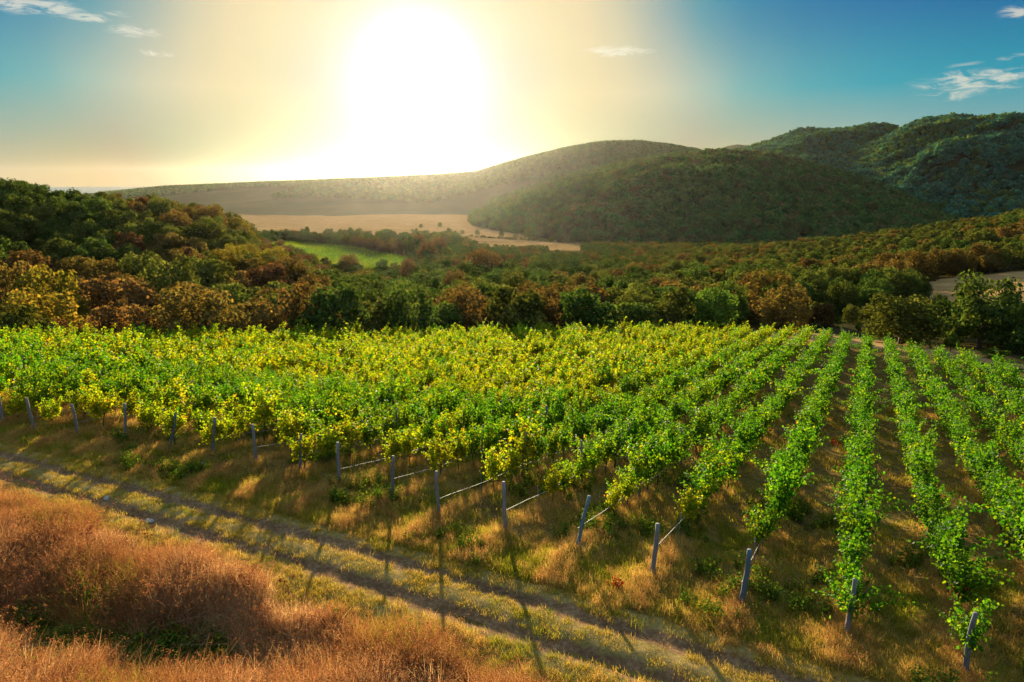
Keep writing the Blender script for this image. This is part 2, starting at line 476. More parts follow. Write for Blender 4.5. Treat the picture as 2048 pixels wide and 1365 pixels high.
def land_material():
    """soil and dry grass near, straw fields and pasture in the valley: by place on the land"""
    m, t = new_mat('land')
    g = t.node('ShaderNodeNewGeometry'); p = g.outputs['Position']
    n1 = t.noise(p, 0.35, 6, 0.65, 0.5); n2 = t.noise(p, 5.0, 5, 0.7); n3 = t.noise(p, 0.02, 5, 0.6)
    f = t.math('ADD', t.math('MULTIPLY', n1, 0.6), t.math('MULTIPLY', n2, 0.4))
    near = t.ramp(f, [(0.28, (0.045, 0.028, 0.016)), (0.43, (0.11, 0.070, 0.025)), (0.55, (0.19, 0.13, 0.035)), (0.7, (0.30, 0.19, 0.06))])
    n3 = t.math('ADD', t.math('MULTIPLY', n3, .6), t.math('MULTIPLY', t.noise(p, 0.12, 6, .7, 1.5), .4))
    far = t.ramp(n3, [(0.38, (0.20, 0.13, 0.055)), (0.46, (0.40, 0.24, 0.09)), (0.51, (0.27, 0.165, 0.065)), (0.58, (0.43, 0.27, 0.11))])
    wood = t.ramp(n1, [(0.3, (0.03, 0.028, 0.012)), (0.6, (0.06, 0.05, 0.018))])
    at = t.node('ShaderNodeAttribute', attribute_name='col')
    sp = t.node('ShaderNodeSeparateColor'); t.l.new(at.outputs['Color'], sp.inputs[0])
    c = t.mix(sp.outputs[0], near, far)                 # R: straw field
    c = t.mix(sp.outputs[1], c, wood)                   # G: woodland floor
    gr = t.ramp(t.noise(p, 0.15, 5, .6), [(0.3, (0.055, 0.12, 0.012)), (0.7, (0.15, 0.19, 0.02))])
    c = t.mix(sp.outputs[2], c, gr)                     # B: green vineyard slope beyond the wood
    b = t.node('ShaderNodeBsdfPrincipled'); b.inputs['Roughness'].default_value = 0.95; b.inputs['Specular IOR Level'].default_value = 0.0
    t.l.new(c, b.inputs['Base Color'])
    bp = t.node('ShaderNodeBump'); bp.inputs['Strength'].default_value = 0.35; bp.inputs['Distance'].default_value = 0.2
    t.l.new(n2, bp.inputs['Height']); t.l.new(bp.outputs[0], b.inputs['Normal'])
    t.l.new(b.outputs[0], t.node('ShaderNodeOutputMaterial').inputs[0])
    return m


def pixel(x, y, z):
    """where a point of the place falls in the photograph (2048 wide)"""
    fw = y * cos(PITCH) - z * sin(PITCH); up = y * sin(PITCH) + z * cos(PITCH)
    return 1024 + F * x / fw, 682.5 - F * up / fw


def in_green(x, y):
    r = np.hypot(x, y); a = np.degrees(np.arctan2(x, y))
    lo = 372 + (a + 14) ** 2 * 1.0
    return (a > -19.6) & (a < -8.6) & (r > lo) & (r < 515 - np.clip(a + 14, 0, 9) * 12)


def in_clearing(x, y):
    r = np.hypot(x, y); a = np.degrees(np.arctan2(x, y))
    wv = wob(x, y, 14, 6) * 9
    c1 = (a > 30.6 + wv * .12) & (r > 218 + (37 - a) * 3 + wv) & (r < 300 + (a - 31) * 4 - wv) & (a < 60)
    u, v = uv(x, y)
    over = u - field_end(v)
    c2 = over < np.where(a < -6, 5, 10)
    c3 = (a > 16) & (a < 60) & (over < 18 + np.clip(a - 16, 0, 12) * .9)
    return c1 | c2 | c3


def in_straw(x, y):
    r = np.hypot(x, y); a = np.degrees(np.arctan2(x, y))
    return (r > 700 + np.clip(a, 0, 20) * 8 + np.clip(-a - 2, 0, 30) * 9) & (a > -35) & (a < 10.5)


rs = np.concatenate([np.arange(6, 48, 0.22), np.geomspace(48, 200, 150), np.geomspace(204, 12100, 190)])
azs = np.radians(np.concatenate([np.arange(-100, -48, 4), np.arange(-48, 48, 0.3), np.arange(48, 101, 4)]))
ground_me = polar_mesh('ground', azs, rs, height, land_material())
co = np.empty(len(ground_me.vertices) * 3, np.float32); ground_me.vertices.foreach_get('co', co); co = co.reshape(-1, 3)
gx, gy = co[:, 0].astype(float), co[:, 1].astype(float)
gr_ = np.hypot(gx, gy)
cc = np.zeros((len(co), 4), np.float32); cc[:, 3] = 1
straw = in_straw(gx, gy) | (in_clearing(gx, gy) & (gr_ > 105) & (gx > 0)) | (gr_ > 900)
cc[:, 0] = straw
_gu, _gv = uv(gx, gy)
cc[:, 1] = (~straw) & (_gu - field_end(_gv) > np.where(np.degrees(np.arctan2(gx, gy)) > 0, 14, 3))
cc[:, 2] = in_green(gx, gy)
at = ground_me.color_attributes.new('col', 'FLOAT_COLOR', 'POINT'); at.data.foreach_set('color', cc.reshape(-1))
tag(link('ground', ground_me), 'ground of the vineyard slope, woods and straw-coloured valley fields', None, None, 'structure')

# dirt track with two wheel ruts, laid in its bed
tv = np.arange(-40, 75, 0.18); tw = np.linspace(-1.72, 1.72, 30)
TV, TW = np.meshgrid(tv, tw, indexing='ij')
TX, TY = xy(track_u(TV) + TW, TV)
prof = -0.085 * np.exp(-((TW - 0.72) / 0.27) ** 2) - 0.12 * np.exp(-((TW + 0.70) / 0.30) ** 2) + 0.03 * np.exp(-(TW / 0.3) ** 2)
prof = prof * (1 + .35 * wob(TX, TY, 1.1, 3)) + 0.02 * wob(TX, TY, .25, 5)
TZ = height(TX, TY, False) + prof - 0.05 * np.clip((np.abs(TW) - 1.5) / .22, 0, 1)
n_, m_ = TV.shape
k_ = (np.arange(n_ - 1)[:, None] * m_ + np.arange(m_ - 1)[None, :]).reshape(-1)
trk_m, t = new_mat('track')
g = t.node('ShaderNodeNewGeometry'); p = g.outputs['Position']
n1 = t.noise(p, 0.9, 6, .7, .6); n2 = t.noise(p, 9, 5, .7)
f = t.math('ADD', t.math('MULTIPLY', n1, 0.5), t.math('MULTIPLY', n2, 0.5))
soil = t.ramp(f, [(0.32, (0.055, 0.031, 0.017)), (0.5, (0.17, 0.100, 0.050)), (0.68, (0.36, 0.235, 0.125))])
turf = t.ramp(f, [(0.32, (0.09, 0.07, 0.022)), (0.5, (0.24, 0.18, 0.06)), (0.68, (0.38, 0.28, 0.12))])
at = t.node('ShaderNodeAttribute', attribute_name='col'); sp = t.node('ShaderNodeSeparateColor'); t.l.new(at.outputs[0], sp.inputs[0])
fac = t.sstep(t.math('ADD', sp.outputs[0], t.math('MULTIPLY', t.math('SUBTRACT', n1, 0.5), 2.2)), 0.18, 0.55)
c = t.mix(fac, turf, soil)
b = t.node('ShaderNodeBsdfPrincipled'); b.inputs['Roughness'].default_value = 0.95; b.inputs['Specular IOR Level'].default_value = 0.0
t.l.new(c, b.inputs['Base Color'])
bp = t.node('ShaderNodeBump'); bp.inputs['Strength'].default_value = 0.6; bp.inputs['Distance'].default_value = 0.06
t.l.new(f, bp.inputs['Height']); t.l.new(bp.outputs[0], b.inputs['Normal'])
t.l.new(b.outputs[0], t.node('ShaderNodeOutputMaterial').inputs[0])
rut = np.exp(-((TW - 0.72) / 0.33) ** 2) + np.exp(-((TW + 0.70) / 0.36) ** 2)
tcol = np.stack([rut, rut, rut], -1).reshape(-1, 3)
me = mesh_np('dirt_road', np.stack([TX, TY, TZ], -1).reshape(-1, 3), np.stack([k_, k_ + m_, k_ + m_ + 1, k_ + 1], 1), trk_m, tcol, True)
tag(link('dirt_road', me), 'rutted dirt track crossing below the vine rows', None, None, 'structure')

# sea far beyond the land
sea_m, t = new_mat('sea_water')
b = t.node('ShaderNodeBsdfPrincipled'); b.inputs['Base Color'].default_value = (0.02, 0.06, 0.09, 1); b.inputs['Roughness'].default_value = 0.18
g = t.node('ShaderNodeNewGeometry'); bp = t.node('ShaderNodeBump'); bp.inputs['Strength'].default_value = 0.25; bp.inputs['Distance'].default_value = 2.0
t.l.new(t.noise(g.outputs['Position'], 0.02, 4), bp.inputs['Height']); t.l.new(bp.outputs[0], b.inputs['Normal'])
t.l.new(b.outputs[0], t.node('ShaderNodeOutputMaterial').inputs[0])
me = polar_mesh('sea', np.radians(np.arange(-100, 101, 4)), np.geomspace(2600, 12400, 24), lambda x, y: 0 * x - 86.0, sea_m)
tag(link('sea', me), 'pale sea on the horizon beyond the left hill', None, None, 'structure')


# ------------------------------------------------------------------ hills
def hill_profile(pts, Rc):
    A, Hc = [], []
    for (px, py), r in zip(pts, Rc):
        a, e = azel(px, py); A.append(a); Hc.append(tan(e) * r)
    return np.array(A), np.array(Hc), np.array(Rc, float)


class Hill:
    def __init__(s, pts, Rc, Rb, zb, sub=0.0, pw=1.15, k=0, rough=.06):
        s.A, s.Hc, s.Rc = hill_profile(pts, Rc); s.Hc = s.Hc - sub
        s.Rb = np.array(Rb, float) if np.ndim(Rb) else np.full(len(pts), float(Rb))
        s.zb, s.pw, s.k, s.rough = zb, pw, k, rough
    def z(s, x, y):
        a = np.arctan2(x, y); r = np.hypot(x, y)
        Hc, Rc, Rb = (np.interp(a, s.A, q) for q in (s.Hc, s.Rc, s.Rb))
        t = np.clip((r - Rb) / (Rc - Rb), 0, 2)
        S = np.sin(np.clip(t, 0, 2) * pi / 2) ** s.pw
        hh = np.maximum(Hc - s.zb, 0)
        sc = (Rc - Rb) * 0.13
        spur = wob(x, y, np.mean(s.Rc) * 0.055, s.k) * .7 + wob(x, y, np.mean(s.Rc) * 0.021, s.k + 4) * .4
        return s.zb + hh * S + spur * hh * s.rough * np.sin(np.clip(t, 0, 1) * pi) ** .8 - 1.0


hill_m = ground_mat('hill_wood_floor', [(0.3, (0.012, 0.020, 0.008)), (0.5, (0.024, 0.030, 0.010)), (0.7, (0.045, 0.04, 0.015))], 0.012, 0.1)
ridge_m = ground_mat('ridge_floor', [(0.3, (0.045, 0.05, 0.02)), (0.5, (0.08, 0.075, 0.03)), (0.7, (0.16, 0.12, 0.05))], 0.003, 0.02)

HILLS = {
 'ridge': Hill([(120, 402), (200, 386), (330, 373), (500, 366), (700, 358), (860, 351), (950, 345), (1050, 316), (1130, 297), (1200, 287), (1280, 288), (1340, 292), (1390, 300), (1450, 318), (1600, 360), (1750, 400)],
               [3600, 3500, 3400, 3200, 3100, 3000, 2900, 2700, 2600, 2500, 2450, 2400, 2400, 2400, 2400, 2400],
               [2300, 2300, 2200, 1900, 1650, 1600, 1550, 1500, 1450, 1400, 1400, 1400, 1400, 1400, 1400, 1400], -82, 6, 1.25, 1),
 'middle': Hill([(880, 455), (950, 425), (1050, 385), (1150, 350), (1250, 327), (1350, 310), (1440, 302), (1520, 306), (1600, 324), (1700, 352), (1800, 386), (1880, 420), (1960, 455), (2050, 500)],
               [1500, 1480, 1440, 1400, 1380, 1360, 1350, 1340, 1320, 1280, 1240, 1200, 1150, 1100],
               [1250, 1150, 980, 850, 790, 760, 750, 750, 760, 780, 800, 820, 830, 840], -78, 7, 1.0, 2, .10),
 'right': Hill([(1420, 320), (1500, 299), (1560, 279), (1600, 266), (1660, 262), (1720, 259), (1780, 267), (1850, 290), (1950, 320), (2100, 350)],
               [2500] * 10, 1250, -80, 9, 1.05, 3, .16),
 'tall': Hill([(1560, 390), (1640, 340), (1710, 305), (1800, 267), (1850, 246), (1900, 233), (1960, 236), (2048, 239), (2150, 236), (2300, 260), (2600, 330)],
               [2000] * 11, 1050, -80, 8, 1.05, 5, .20),
 'peak': Hill([(1380, 330), (1435, 300), (1455, 293), (1475, 289.5), (1495, 292), (1515, 299), (1580, 330)], [7000] * 7, 5200, -90, 0, 1.0, 6, .02)}
HL = {'ridge': 'long hazy ridge under the sun', 'middle': 'broad rounded wooded hill in the middle distance', 'right': 'two-humped wooded hill behind the rounded hill',
      'tall': 'tallest wooded hill at the right edge', 'peak': 'small blue far peak between the hills'}
for nm, hl in HILLS.items():
    a0, a1 = hl.A[0], hl.A[-1]
    nr = np.linspace(0, 1, 90)
    azh = np.linspace(a0, a1, 170)
    A_, N_ = np.meshgrid(azh, nr, indexing='ij')
    Rc_, Rb_ = np.interp(A_, hl.A, hl.Rc), np.interp(A_, hl.A, hl.Rb)
    RR = Rb_ + N_ * (Rc_ - Rb_) * 1.9
    X, Y = RR * np.sin(A_), RR * np.cos(A_)
    n_, m_ = A_.shape
    k_ = (np.arange(n_ - 1)[:, None] * m_ + np.arange(m_ - 1)[None, :]).reshape(-1)
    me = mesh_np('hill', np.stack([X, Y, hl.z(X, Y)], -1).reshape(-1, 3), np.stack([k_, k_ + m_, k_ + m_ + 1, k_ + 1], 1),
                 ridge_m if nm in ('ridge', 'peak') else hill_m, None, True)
    tag(link('hill', me), HL[nm], None, None, 'structure')


# ------------------------------------------------------------------ scattering (for growth nobody could count)
def scatter(name, P, rz, scl, idx, sources, label, cat, tilt=None):
    n = len(P)
    me = bpy.data.meshes.new(name)
    me.vertices.add(n); me.vertices.foreach_set('co', np.asarray(P, np.float32).reshape(-1))
    rot = np.zeros((n, 3), np.float32); rot[:, 2] = rz
    if tilt is not None: rot[:, :2] = tilt
    scl = np.asarray(scl, np.float32)
    if scl.ndim == 1: scl = np.repeat(scl[:, None], 3, 1)
    for nm, ty, dat in (('rot', 'FLOAT_VECTOR', rot), ('scl', 'FLOAT_VECTOR', scl)):
        a = me.attributes.new(nm, ty, 'POINT'); a.data.foreach_set('vector', dat.reshape(-1).astype(np.float32))
    a = me.attributes.new('idx', 'INT', 'POINT'); a.data.foreach_set('value', np.asarray(idx, np.int32))
    coll = bpy.data.collections.new(name + '_kinds')
    for i, s in enumerate(sources):
        o = bpy.data.objects.new('%s_kind_%02d' % (name, i), s); coll.objects.link(o)
    ng = bpy.data.node_groups.new(name, 'GeometryNodeTree')
    ng.interface.new_socket('Geometry', in_out='INPUT', socket_type='NodeSocketGeometry')
    ng.interface.new_socket('Geometry', in_out='OUTPUT', socket_type='NodeSocketGeometry')
    N = ng.nodes; L = ng.links
    gi, go = N.new('NodeGroupInput'), N.new('NodeGroupOutput')
    iop = N.new('GeometryNodeInstanceOnPoints'); ci = N.new('GeometryNodeCollectionInfo')
    ci.inputs['Collection'].default_value = coll
    ci.inputs['Separate Children'].default_value = True; ci.inputs['Reset Children'].default_value = True
    def attr(nm, ty):
        q = N.new('GeometryNodeInputNamedAttribute'); q.data_type = ty; q.inputs['Name'].default_value = nm
        return [s for s in q.outputs if s.enabled and s.name == 'Attribute'][0]
    e2r = N.new('FunctionNodeEulerToRotation'); L.new(attr('rot', 'FLOAT_VECTOR'), e2r.inputs[0])
    L.new(gi.outputs[0], iop.inputs['Points']); L.new(ci.outputs[0], iop.inputs['Instance'])
    iop.inputs['Pick Instance'].default_value = True
    L.new(attr('idx', 'INT'), iop.inputs['Instance Index']); L.new(e2r.outputs[0], iop.inputs['Rotation'])
    L.new(attr('scl', 'FLOAT_VECTOR'), iop.inputs['Scale']); L.new(iop.outputs[0], go.inputs[0])
    o = link(name, me)
    md = o.modifiers.new('growth', 'NODES'); md.node_group = ng
    return tag(o, label, cat, None, 'stuff')


# ------------------------------------------------------------------ grape vines
G1, G2, G3 = (0.038, 0.128, 0.010), (0.066, 0.175, 0.012), (0.110, 0.215, 0.013)
LI = (0.165, 0.255, 0.011)
YG, YE, OR_, RE = (0.30, 0.31, 0.012), (0.42, 0.31, 0.02), (0.40, 0.14, 0.02), (0.28, 0.03, 0.015)


def make_vine(seed, nshoot, step, size, yellow, half=0.58, tall=1.0):
    g = np.random.default_rng(seed)
    P, N, SZ, TN = [], [], [], []
    vig = g.uniform(.85, 1.1)
    for s in range(nshoot):
        x0 = g.uniform(-half, half); p = np.array([x0, g.normal(0, .05), g.uniform(.72, 1.0)])
        d = np.array([g.normal(0, .26), g.normal(0, .36), 1.0]); d /= np.linalg.norm(d)
        Ls = g.uniform(.70, 1.5) * tall * vig
        if g.random() < .2: Ls *= 1.35
        n = int(Ls / step); tone = g.beta(1.1, 1.6)
        bend = g.choice((-1, 1)) * g.uniform(.4, 1.3)
        for i in range(n):
            p = p + d * step
            k_ = step / .05
            d = d + np.array([g.normal(0, .04), bend * .016 * k_, -(.060 if i * step > .95 else .008) * k_])
            d /= np.linalg.norm(d)
            for _ in range(2 if g.random() < .62 else 1):
                off = g.normal(0, .055, 3)
                P.append(p + off); TN.append(tone - .35 * (p[2] - 1.1))
                N.append(np.array([off[0] * 3, off[1] * 7 + d[1] * .5, .45]) + g.normal(0, .5, 3)); SZ.append(size * g.uniform(.7, 1.25) * (1 - .35 * (i / n) ** 3))
    # the lower skirt of old leaves and hanging laterals
    nl = int(nshoot * (8 if step < .05 else 5))
    for i in range(nl):
        pz = g.uniform(.60, 1.35)
        P.append(np.array([g.uniform(-half, half), g.normal(0, .21), pz])); TN.append(g.beta(1.3, 1.3) + .15)
        N.append(g.normal(0, .5, 3) + np.array([0, np.sign(g.normal()) * .6, .3])); SZ.append(size * g.uniform(.75, 1.25))
    P, N, SZ, TN = map(np.array, (P, N, SZ, TN)); n = len(P)
    col = pick([G1, G2, G3], [.34, .40, .26], n, g)
    q = TN + g.normal(0, .06, n)
    isy = q > 1.0 - yellow
    col[isy] = pick([LI, YG], [.9, .1] if yellow < 1 else [.55, .45], int(isy.sum()), g)
    gold = (q > 1.62 - yellow) | (g.random(n) < .035 * yellow ** 1.6)
    col[gold] = pick([YG, YE, OR_, RE], [.76, .20, .025, .015], int(gold.sum()), g)
    V, Q, C = leaves(P, N, g.uniform(0, 2 * pi, n), SZ, col, g)
    return V, Q, C


def vine_trunk(seed):
    g = np.random.default_rng(seed)
    z = np.array([-.08, .15, .35, .55, .75, .88]); x = np.cumsum(g.normal(0, .035, 6)); y = np.cumsum(g.normal(0, .03, 6))
    parts = [tube(np.stack([x - x[0], y - y[0], z], 1), [.034, .03, .026, .024, .026, .02], 6, seed)]
    top = np.array([x[-2] - x[0], y[-2] - y[0], .75])
    for sgn in (-1, 1):
        q = [top + np.array([sgn * t_ * .6, g.normal(0, .02), .12 * t_ + (.05 if t_ else 0)]) for t_ in (0, .35, .7, 1.0)]
        parts.append(tube(q, [.02, .018, .014, .008], 5, seed + 9))
    for i in range(4):
        x1 = g.uniform(-.5, .5); q0 = np.array([x1, 0, .86])
        parts.append(tube([q0, q0 + np.array([g.normal(0, .08), g.normal(0, .1), .35]), q0 + np.array([g.normal(0, .15), g.normal(0, .22), .75])], [.008, .006, .003], 4))
    return join(parts)


VN = {}
for lvl, (ns, st, sz, nv) in {'near': (21, .044, .108, 10), 'far': (17, .070, .155, 6)}.items():
    for tone, yl in (('green', .40), ('turning', .76), ('yellow', 1.12)):
        L_ = []
        for i in range(nv):
            V, Q, C = make_vine(100 + i * 7 + len(tone) * 31, ns, st, sz, yl, tall=(1.0 if tone != 'yellow' else .92))
            L_.append(mesh_np('vine_foliage', V, Q, M_VINE, C))
        VN[lvl, tone] = L_
V_TR = [mesh_np('vine_trunk', *vine_trunk(40 + i), M_VBARK, None, True) for i in range(5)]

ROW_AZ = pi / 2 - RA                            # local X of a vine runs along its row
ROWS = list(range(-11, 33))
START = {-2: .3, -1: .3, 0: .3, 1: 3.3, 2: 2.7, 3: 3.1, 4: 3.4, 5: 3.6, 6: 3.0, 7: 3.0, 8: 0.1, 9: .1, 10: .1, 11: .2, 12: 1.2, 13: 1.0, 14: .5, 15: .5}
GAPS = {(0, 30.2), (0, 31.4), (1, 37.0), (2, 44.)}


def visible(x, y, z, m=60):
    if y < 2: return False
    px, py = pixel(x, y, z)
    return -m < px < 2048 + m and -m < py < 1365 + m


vine_list = []
for k in ROWS:
    v = -0.35 + 2.47 * k
    u0, u1 = float(row_start(v)), float(field_end(v))
    u = u0 + START.get(k, 0.8) + random.uniform(0, .3); i = 0
    while u < u1:
        jump = 1.36 * random.uniform(.86, 1.14)
        uu, vv = u, v + random.gauss(0, .06)
        x, y = xy(uu, vv); z = H(x, y)
        i += 1
        gap = (k == 0 and 29.6 < uu < 31.6)
        if not gap and random.random() > .06 and (visible(x, y, z, 600) or visible(x, y, z + 2, 600)):
            fr_ = uu - u0 - START.get(k, .8)
            band = wob(np.array([x]), np.array([y]), 9.0, 1.3)[0]
            far_l = np.clip((uu - 25 - np.clip(30 - v, 0, 20) * .5) / 9, 0, 1) * np.clip((v - 6) / 14, 0, 1)      # the yellowing far left of the field
            py_ = 0.10 + .55 * math.exp(-fr_ / 4.5) * (1 if k > 0 else .40) + .68 * far_l + (.12 if k > 1 else -.06) + .14 * band
            py_ += .25 * np.clip((uu - 62) / 25, 0, 1)
            q = py_ + random.gauss(0, .10)
            tone = 'green' if q < .30 else ('turning' if q < .62 else 'yellow')
            s = random.uniform(.82, 1.16) * (1.0 if fr_ > 2.5 else .85)
            vine_list.append(dict(k=k, i=i, x=x, y=y, z=z, u=uu, v=v, r=hypot(x, y), tone=tone, s=s, rz=ROW_AZ + random.choice((0, pi)) + random.gauss(0, .1), seed=random.randrange(10 ** 6), seen=visible(x, y, z + .9, 25)))
        u += jump
vine_list.sort(key=lambda d: (not d['seen'], d['r']))
# the 300 that show largest are plants of their own, the rest one mass
rank = {}
for d in vine_list[:300]:
    rank.setdefault(d['k'], []).append(d)
rows_seen = sorted(rank)                        # right to left
TONE = {'green': 'leafy green grapevine', 'turning': 'half yellowed grapevine', 'yellow': 'yellowing grapevine'}
END_HINT = {-1: 'row of the end post at the bottom right corner', 0: 'row of the leafy end post cut by no gap', 1: 'row of the blue-topped end post',
            3: 'row of the leaning blue end post'}
for n_row, k in enumerate(rows_seen):
    ds = sorted(rank[k], key=lambda d: d['u'])
    for n_, d in enumerate(ds):
        root = link('grape_vine', None, None, (d['x'], d['y'], d['z']), (0, 0, d['rz']), (d['s'], d['s'] * random.uniform(.8, 1.2), d['s'] * random.uniform(.86, 1.12)))
        root.empty_display_size = .3
        lab = '%s, %s from the track in %s vine row from right' % (TONE[d['tone']], ordinal(n_ + 1), ordinal(n_row + 1))
        tag(root, lab, 'grapevine', 'grapevines of the nearest vine rows')
        link('trunk', V_TR[d['seed'] % len(V_TR)], root)
        L_ = VN['near', d['tone']]
        link('foliage', L_[d['seed'] // 7 % len(L_)], root)
rest = vine_list[300:]
srcs, off = [], {}
for lvl in ('near', 'far'):
    for tone in ('green', 'turning', 'yellow'):
        off[lvl, tone] = len(srcs); srcs += VN[lvl, tone]
tr0 = len(srcs); srcs += V_TR
P, RZ, SC, IX = [], [], [], []
for d in rest:
    lvl = 'near' if d['r'] < 48 else 'far'
    P.append((d['x'], d['y'], d['z'])); RZ.append(d['rz']); SC.append(d['s']); IX.append(off[lvl, d['tone']] + d['seed'] % len(VN[lvl, d['tone']]))
    if d['r'] < 55:
        P.append((d['x'], d['y'], d['z'])); RZ.append(d['rz']); SC.append(d['s']); IX.append(tr0 + d['seed'] % 5)
scatter('vine_rows', P, RZ, SC, IX, srcs, 'far part of the vineyard, green and yellowing vine rows running to the wood', 'vineyard')
print('vines', len(vine_list), 'rest', len(rest))

# ------------------------------------------------------------------ posts and hoses
def post_mesh(seed, hgt, rad):
    g = np.random.default_rng(seed)
    z = np.linspace(-.25, hgt, 7); bend = g.normal(0, .03, 2)
    t_ = np.linspace(0, 1, 7)
    return tube(np.stack([bend[0] * np.sin(t_ * 3) + g.normal(0, .006, 7), bend[1] * np.sin(t_ * 2.4) + g.normal(0, .006, 7), z], 1), rad * np.linspace(1.1, .88, 7), 8, seed)


TILT = {3: .20, 11: .24, 10: .14, 8: .10, 12: .12, 6: .05, 1: .06, 0: .05, 2: .06, 7: .0, 13: -.02, 14: -.10, 4: -.02, 5: -.06, -1: -.03, 9: .01}
post_pts = {}
n_post = 0
POST_D = {3: 'blue-grey end post leaning to the right in the bare row end', 1: 'blue-grey end post in the bare row end by the bottom edge',
          11: 'strongly leaning blue-grey end post on the left side of the field'}
for k in ROWS:
    v = -0.35 + 2.47 * k
    u0 = float(row_start(v))
    for j in range(3):
        uu = u0 + (0, 6.3, 12.6)[j] + (0 if j == 0 else random.uniform(-.5, .5)); x, y = xy(uu, v); z = H(x, y)
        if not visible(x, y, z + .8, 5): continue
        if j == 2 and not (1 <= k <= 14): continue
        if k < -1: continue
        hg = 1.62 + random.uniform(-.1, .12) if j == 0 else 1.95 + random.uniform(-.1, .1)
        rd = .062 if j == 0 else .045
        V, Q = post_mesh(500 + k * 5 + j, hg, rd * random.uniform(.9, 1.15))
        blue = (j == 0 and k in POST_D)
        tl = TILT.get(k, random.gauss(0, .05)) if j == 0 else random.gauss(0, .03)
        o = link('wooden_post', mesh_np('wooden_post', V, Q, M_POSTB if blue else M_POST, None, True), None, (x, y, z), (random.gauss(0, .03), tl, 0))
        nr = ordinal([r_ for r_ in ROWS if r_ >= -1].index(k) + 1)
        if blue: lab = POST_D[k]
        elif j == 0: lab = 'weathered grey end post beside the track, %s from the right' % nr
        else: lab = 'thin grey post among the vines, %s behind the %s end post from the right' % (ordinal(j), nr)
        tag(o, lab, 'post', 'wooden posts of the vine rows')
        post_pts.setdefault(k, []).append((x, y, z, uu))
for k, pp in post_pts.items():
    if not (1 <= k <= 14) or len(pp) < 2: continue
    ps = []
    for (a, b) in zip(pp[:-1], pp[1:]):
        for f in np.linspace(0, 1, 9)[: None if b is pp[-1] else -1]:
            x, y = a[0] + (b[0] - a[0]) * f, a[1] + (b[1] - a[1]) * f
            ps.append((x - .07 * UY * 0, y, H(x, y) + .62 + (.0 if k % 2 else .06) - .10 * sin(pi * f) + random.gauss(0, .006)))
    V, Q = tube(ps, np.full(len(ps), .010), 5)
    o = link('irrigation_hose', mesh_np('irrigation_hose', V, Q, M_HOSE, None, True))
    tag(o, 'pale irrigation hose strung from the %s end post from the right' % ordinal([r_ for r_ in ROWS if r_ >= -1].index(k) + 1), 'hose', 'irrigation hoses along the vine rows')
    # thin steel stakes holding the hose between posts
n_st = 0
for k, fr_ in ((1, 2.4), (1, 4.3), (2, 2.9), (4, 2.6), (4, 4.2), (5, 2.8), (6, 3.0), (7, 2.3), (3, 3.4)):
    v = -0.35 + 2.47 * k; x, y = xy(float(row_start(v)) + fr_, v); z = H(x, y)
    V, Q = post_mesh(900 + n_st, .95, .014)
    o = link('thin_stake', mesh_np('thin_stake', V, Q, M_POST, None, True), None, (x, y, z), (random.gauss(0, .06), random.gauss(0, .06), 0))
    n_st += 1
    tag(o, 'thin stake holding the hose, %s m behind the %s end post from the right' % (['', 'one', 'two', 'three', 'four'][int(round(fr_))], ordinal(k + 2)), 'stake', 'thin stakes under the hoses')


# ------------------------------------------------------------------ grasses and weeds
def tuft(seed, n, spread, h0, h1, wd, pal, wts, lean=.35, head=0.0, headcol=(.3, .13, .06)):
    g = np.random.default_rng(seed)
    bx = g.normal(0, spread, (n, 2)); hh = g.uniform(h0, h1, n); an = g.uniform(0, 2 * pi, n); ln = np.abs(g.normal(0, lean, n)) + .05
    d = np.stack([np.cos(an), np.sin(an)], 1)
    sa = an + pi / 2 + g.normal(0, .5, n); sd = np.stack([np.cos(sa), np.sin(sa)], 1)
    V = np.zeros((n, 6, 3)); 
    for i, (f, wf) in enumerate(((0, 1.0), (.55, .75), (1.0, .12))):
        c = bx + d * (ln * hh * f ** 1.8)[:, None]; z = hh * f * (1 - .18 * ln * f) - .02
        for s_, q in ((-1, 0), (1, 1)):
            V[:, i * 2 + q, :2] = c + s_ * sd * (wd * wf / 2); V[:, i * 2 + q, 2] = z
    Q = np.array([(0, 1, 3, 2), (2, 3, 5, 4)])[None] + (np.arange(n) * 6)[:, None, None]
    C = np.repeat(pick(pal, wts, n, g), 6, axis=0)
    V = V.reshape(-1, 3); Q = Q.reshape(-1, 4)
    if head > 0:
        m = g.random(n) < head
        tip = np.stack([*(bx + d * (ln * hh)[:, None]).T, hh * (1 - .18 * ln)], 1)[m]
        P = np.repeat(tip, 7, axis=0) + g.normal(0, 1, (len(tip) * 7, 3)) * np.array([.022, .022, .05])
        V2, Q2, C2 = quads(P, g.normal(0, 1, P.shape), g.uniform(0, 6, len(P)), np.full(len(P), .010), g.uniform(.02, .05, len(P)), pick([headcol, (.40, .22, .11), (.22, .08, .045)], [.5, .3, .2], len(P), g))
        Q = np.vstack([Q, Q2 + len(V)]); V = np.vstack([V, V2]); C = np.vstack([C, C2])
    return V, Q, C


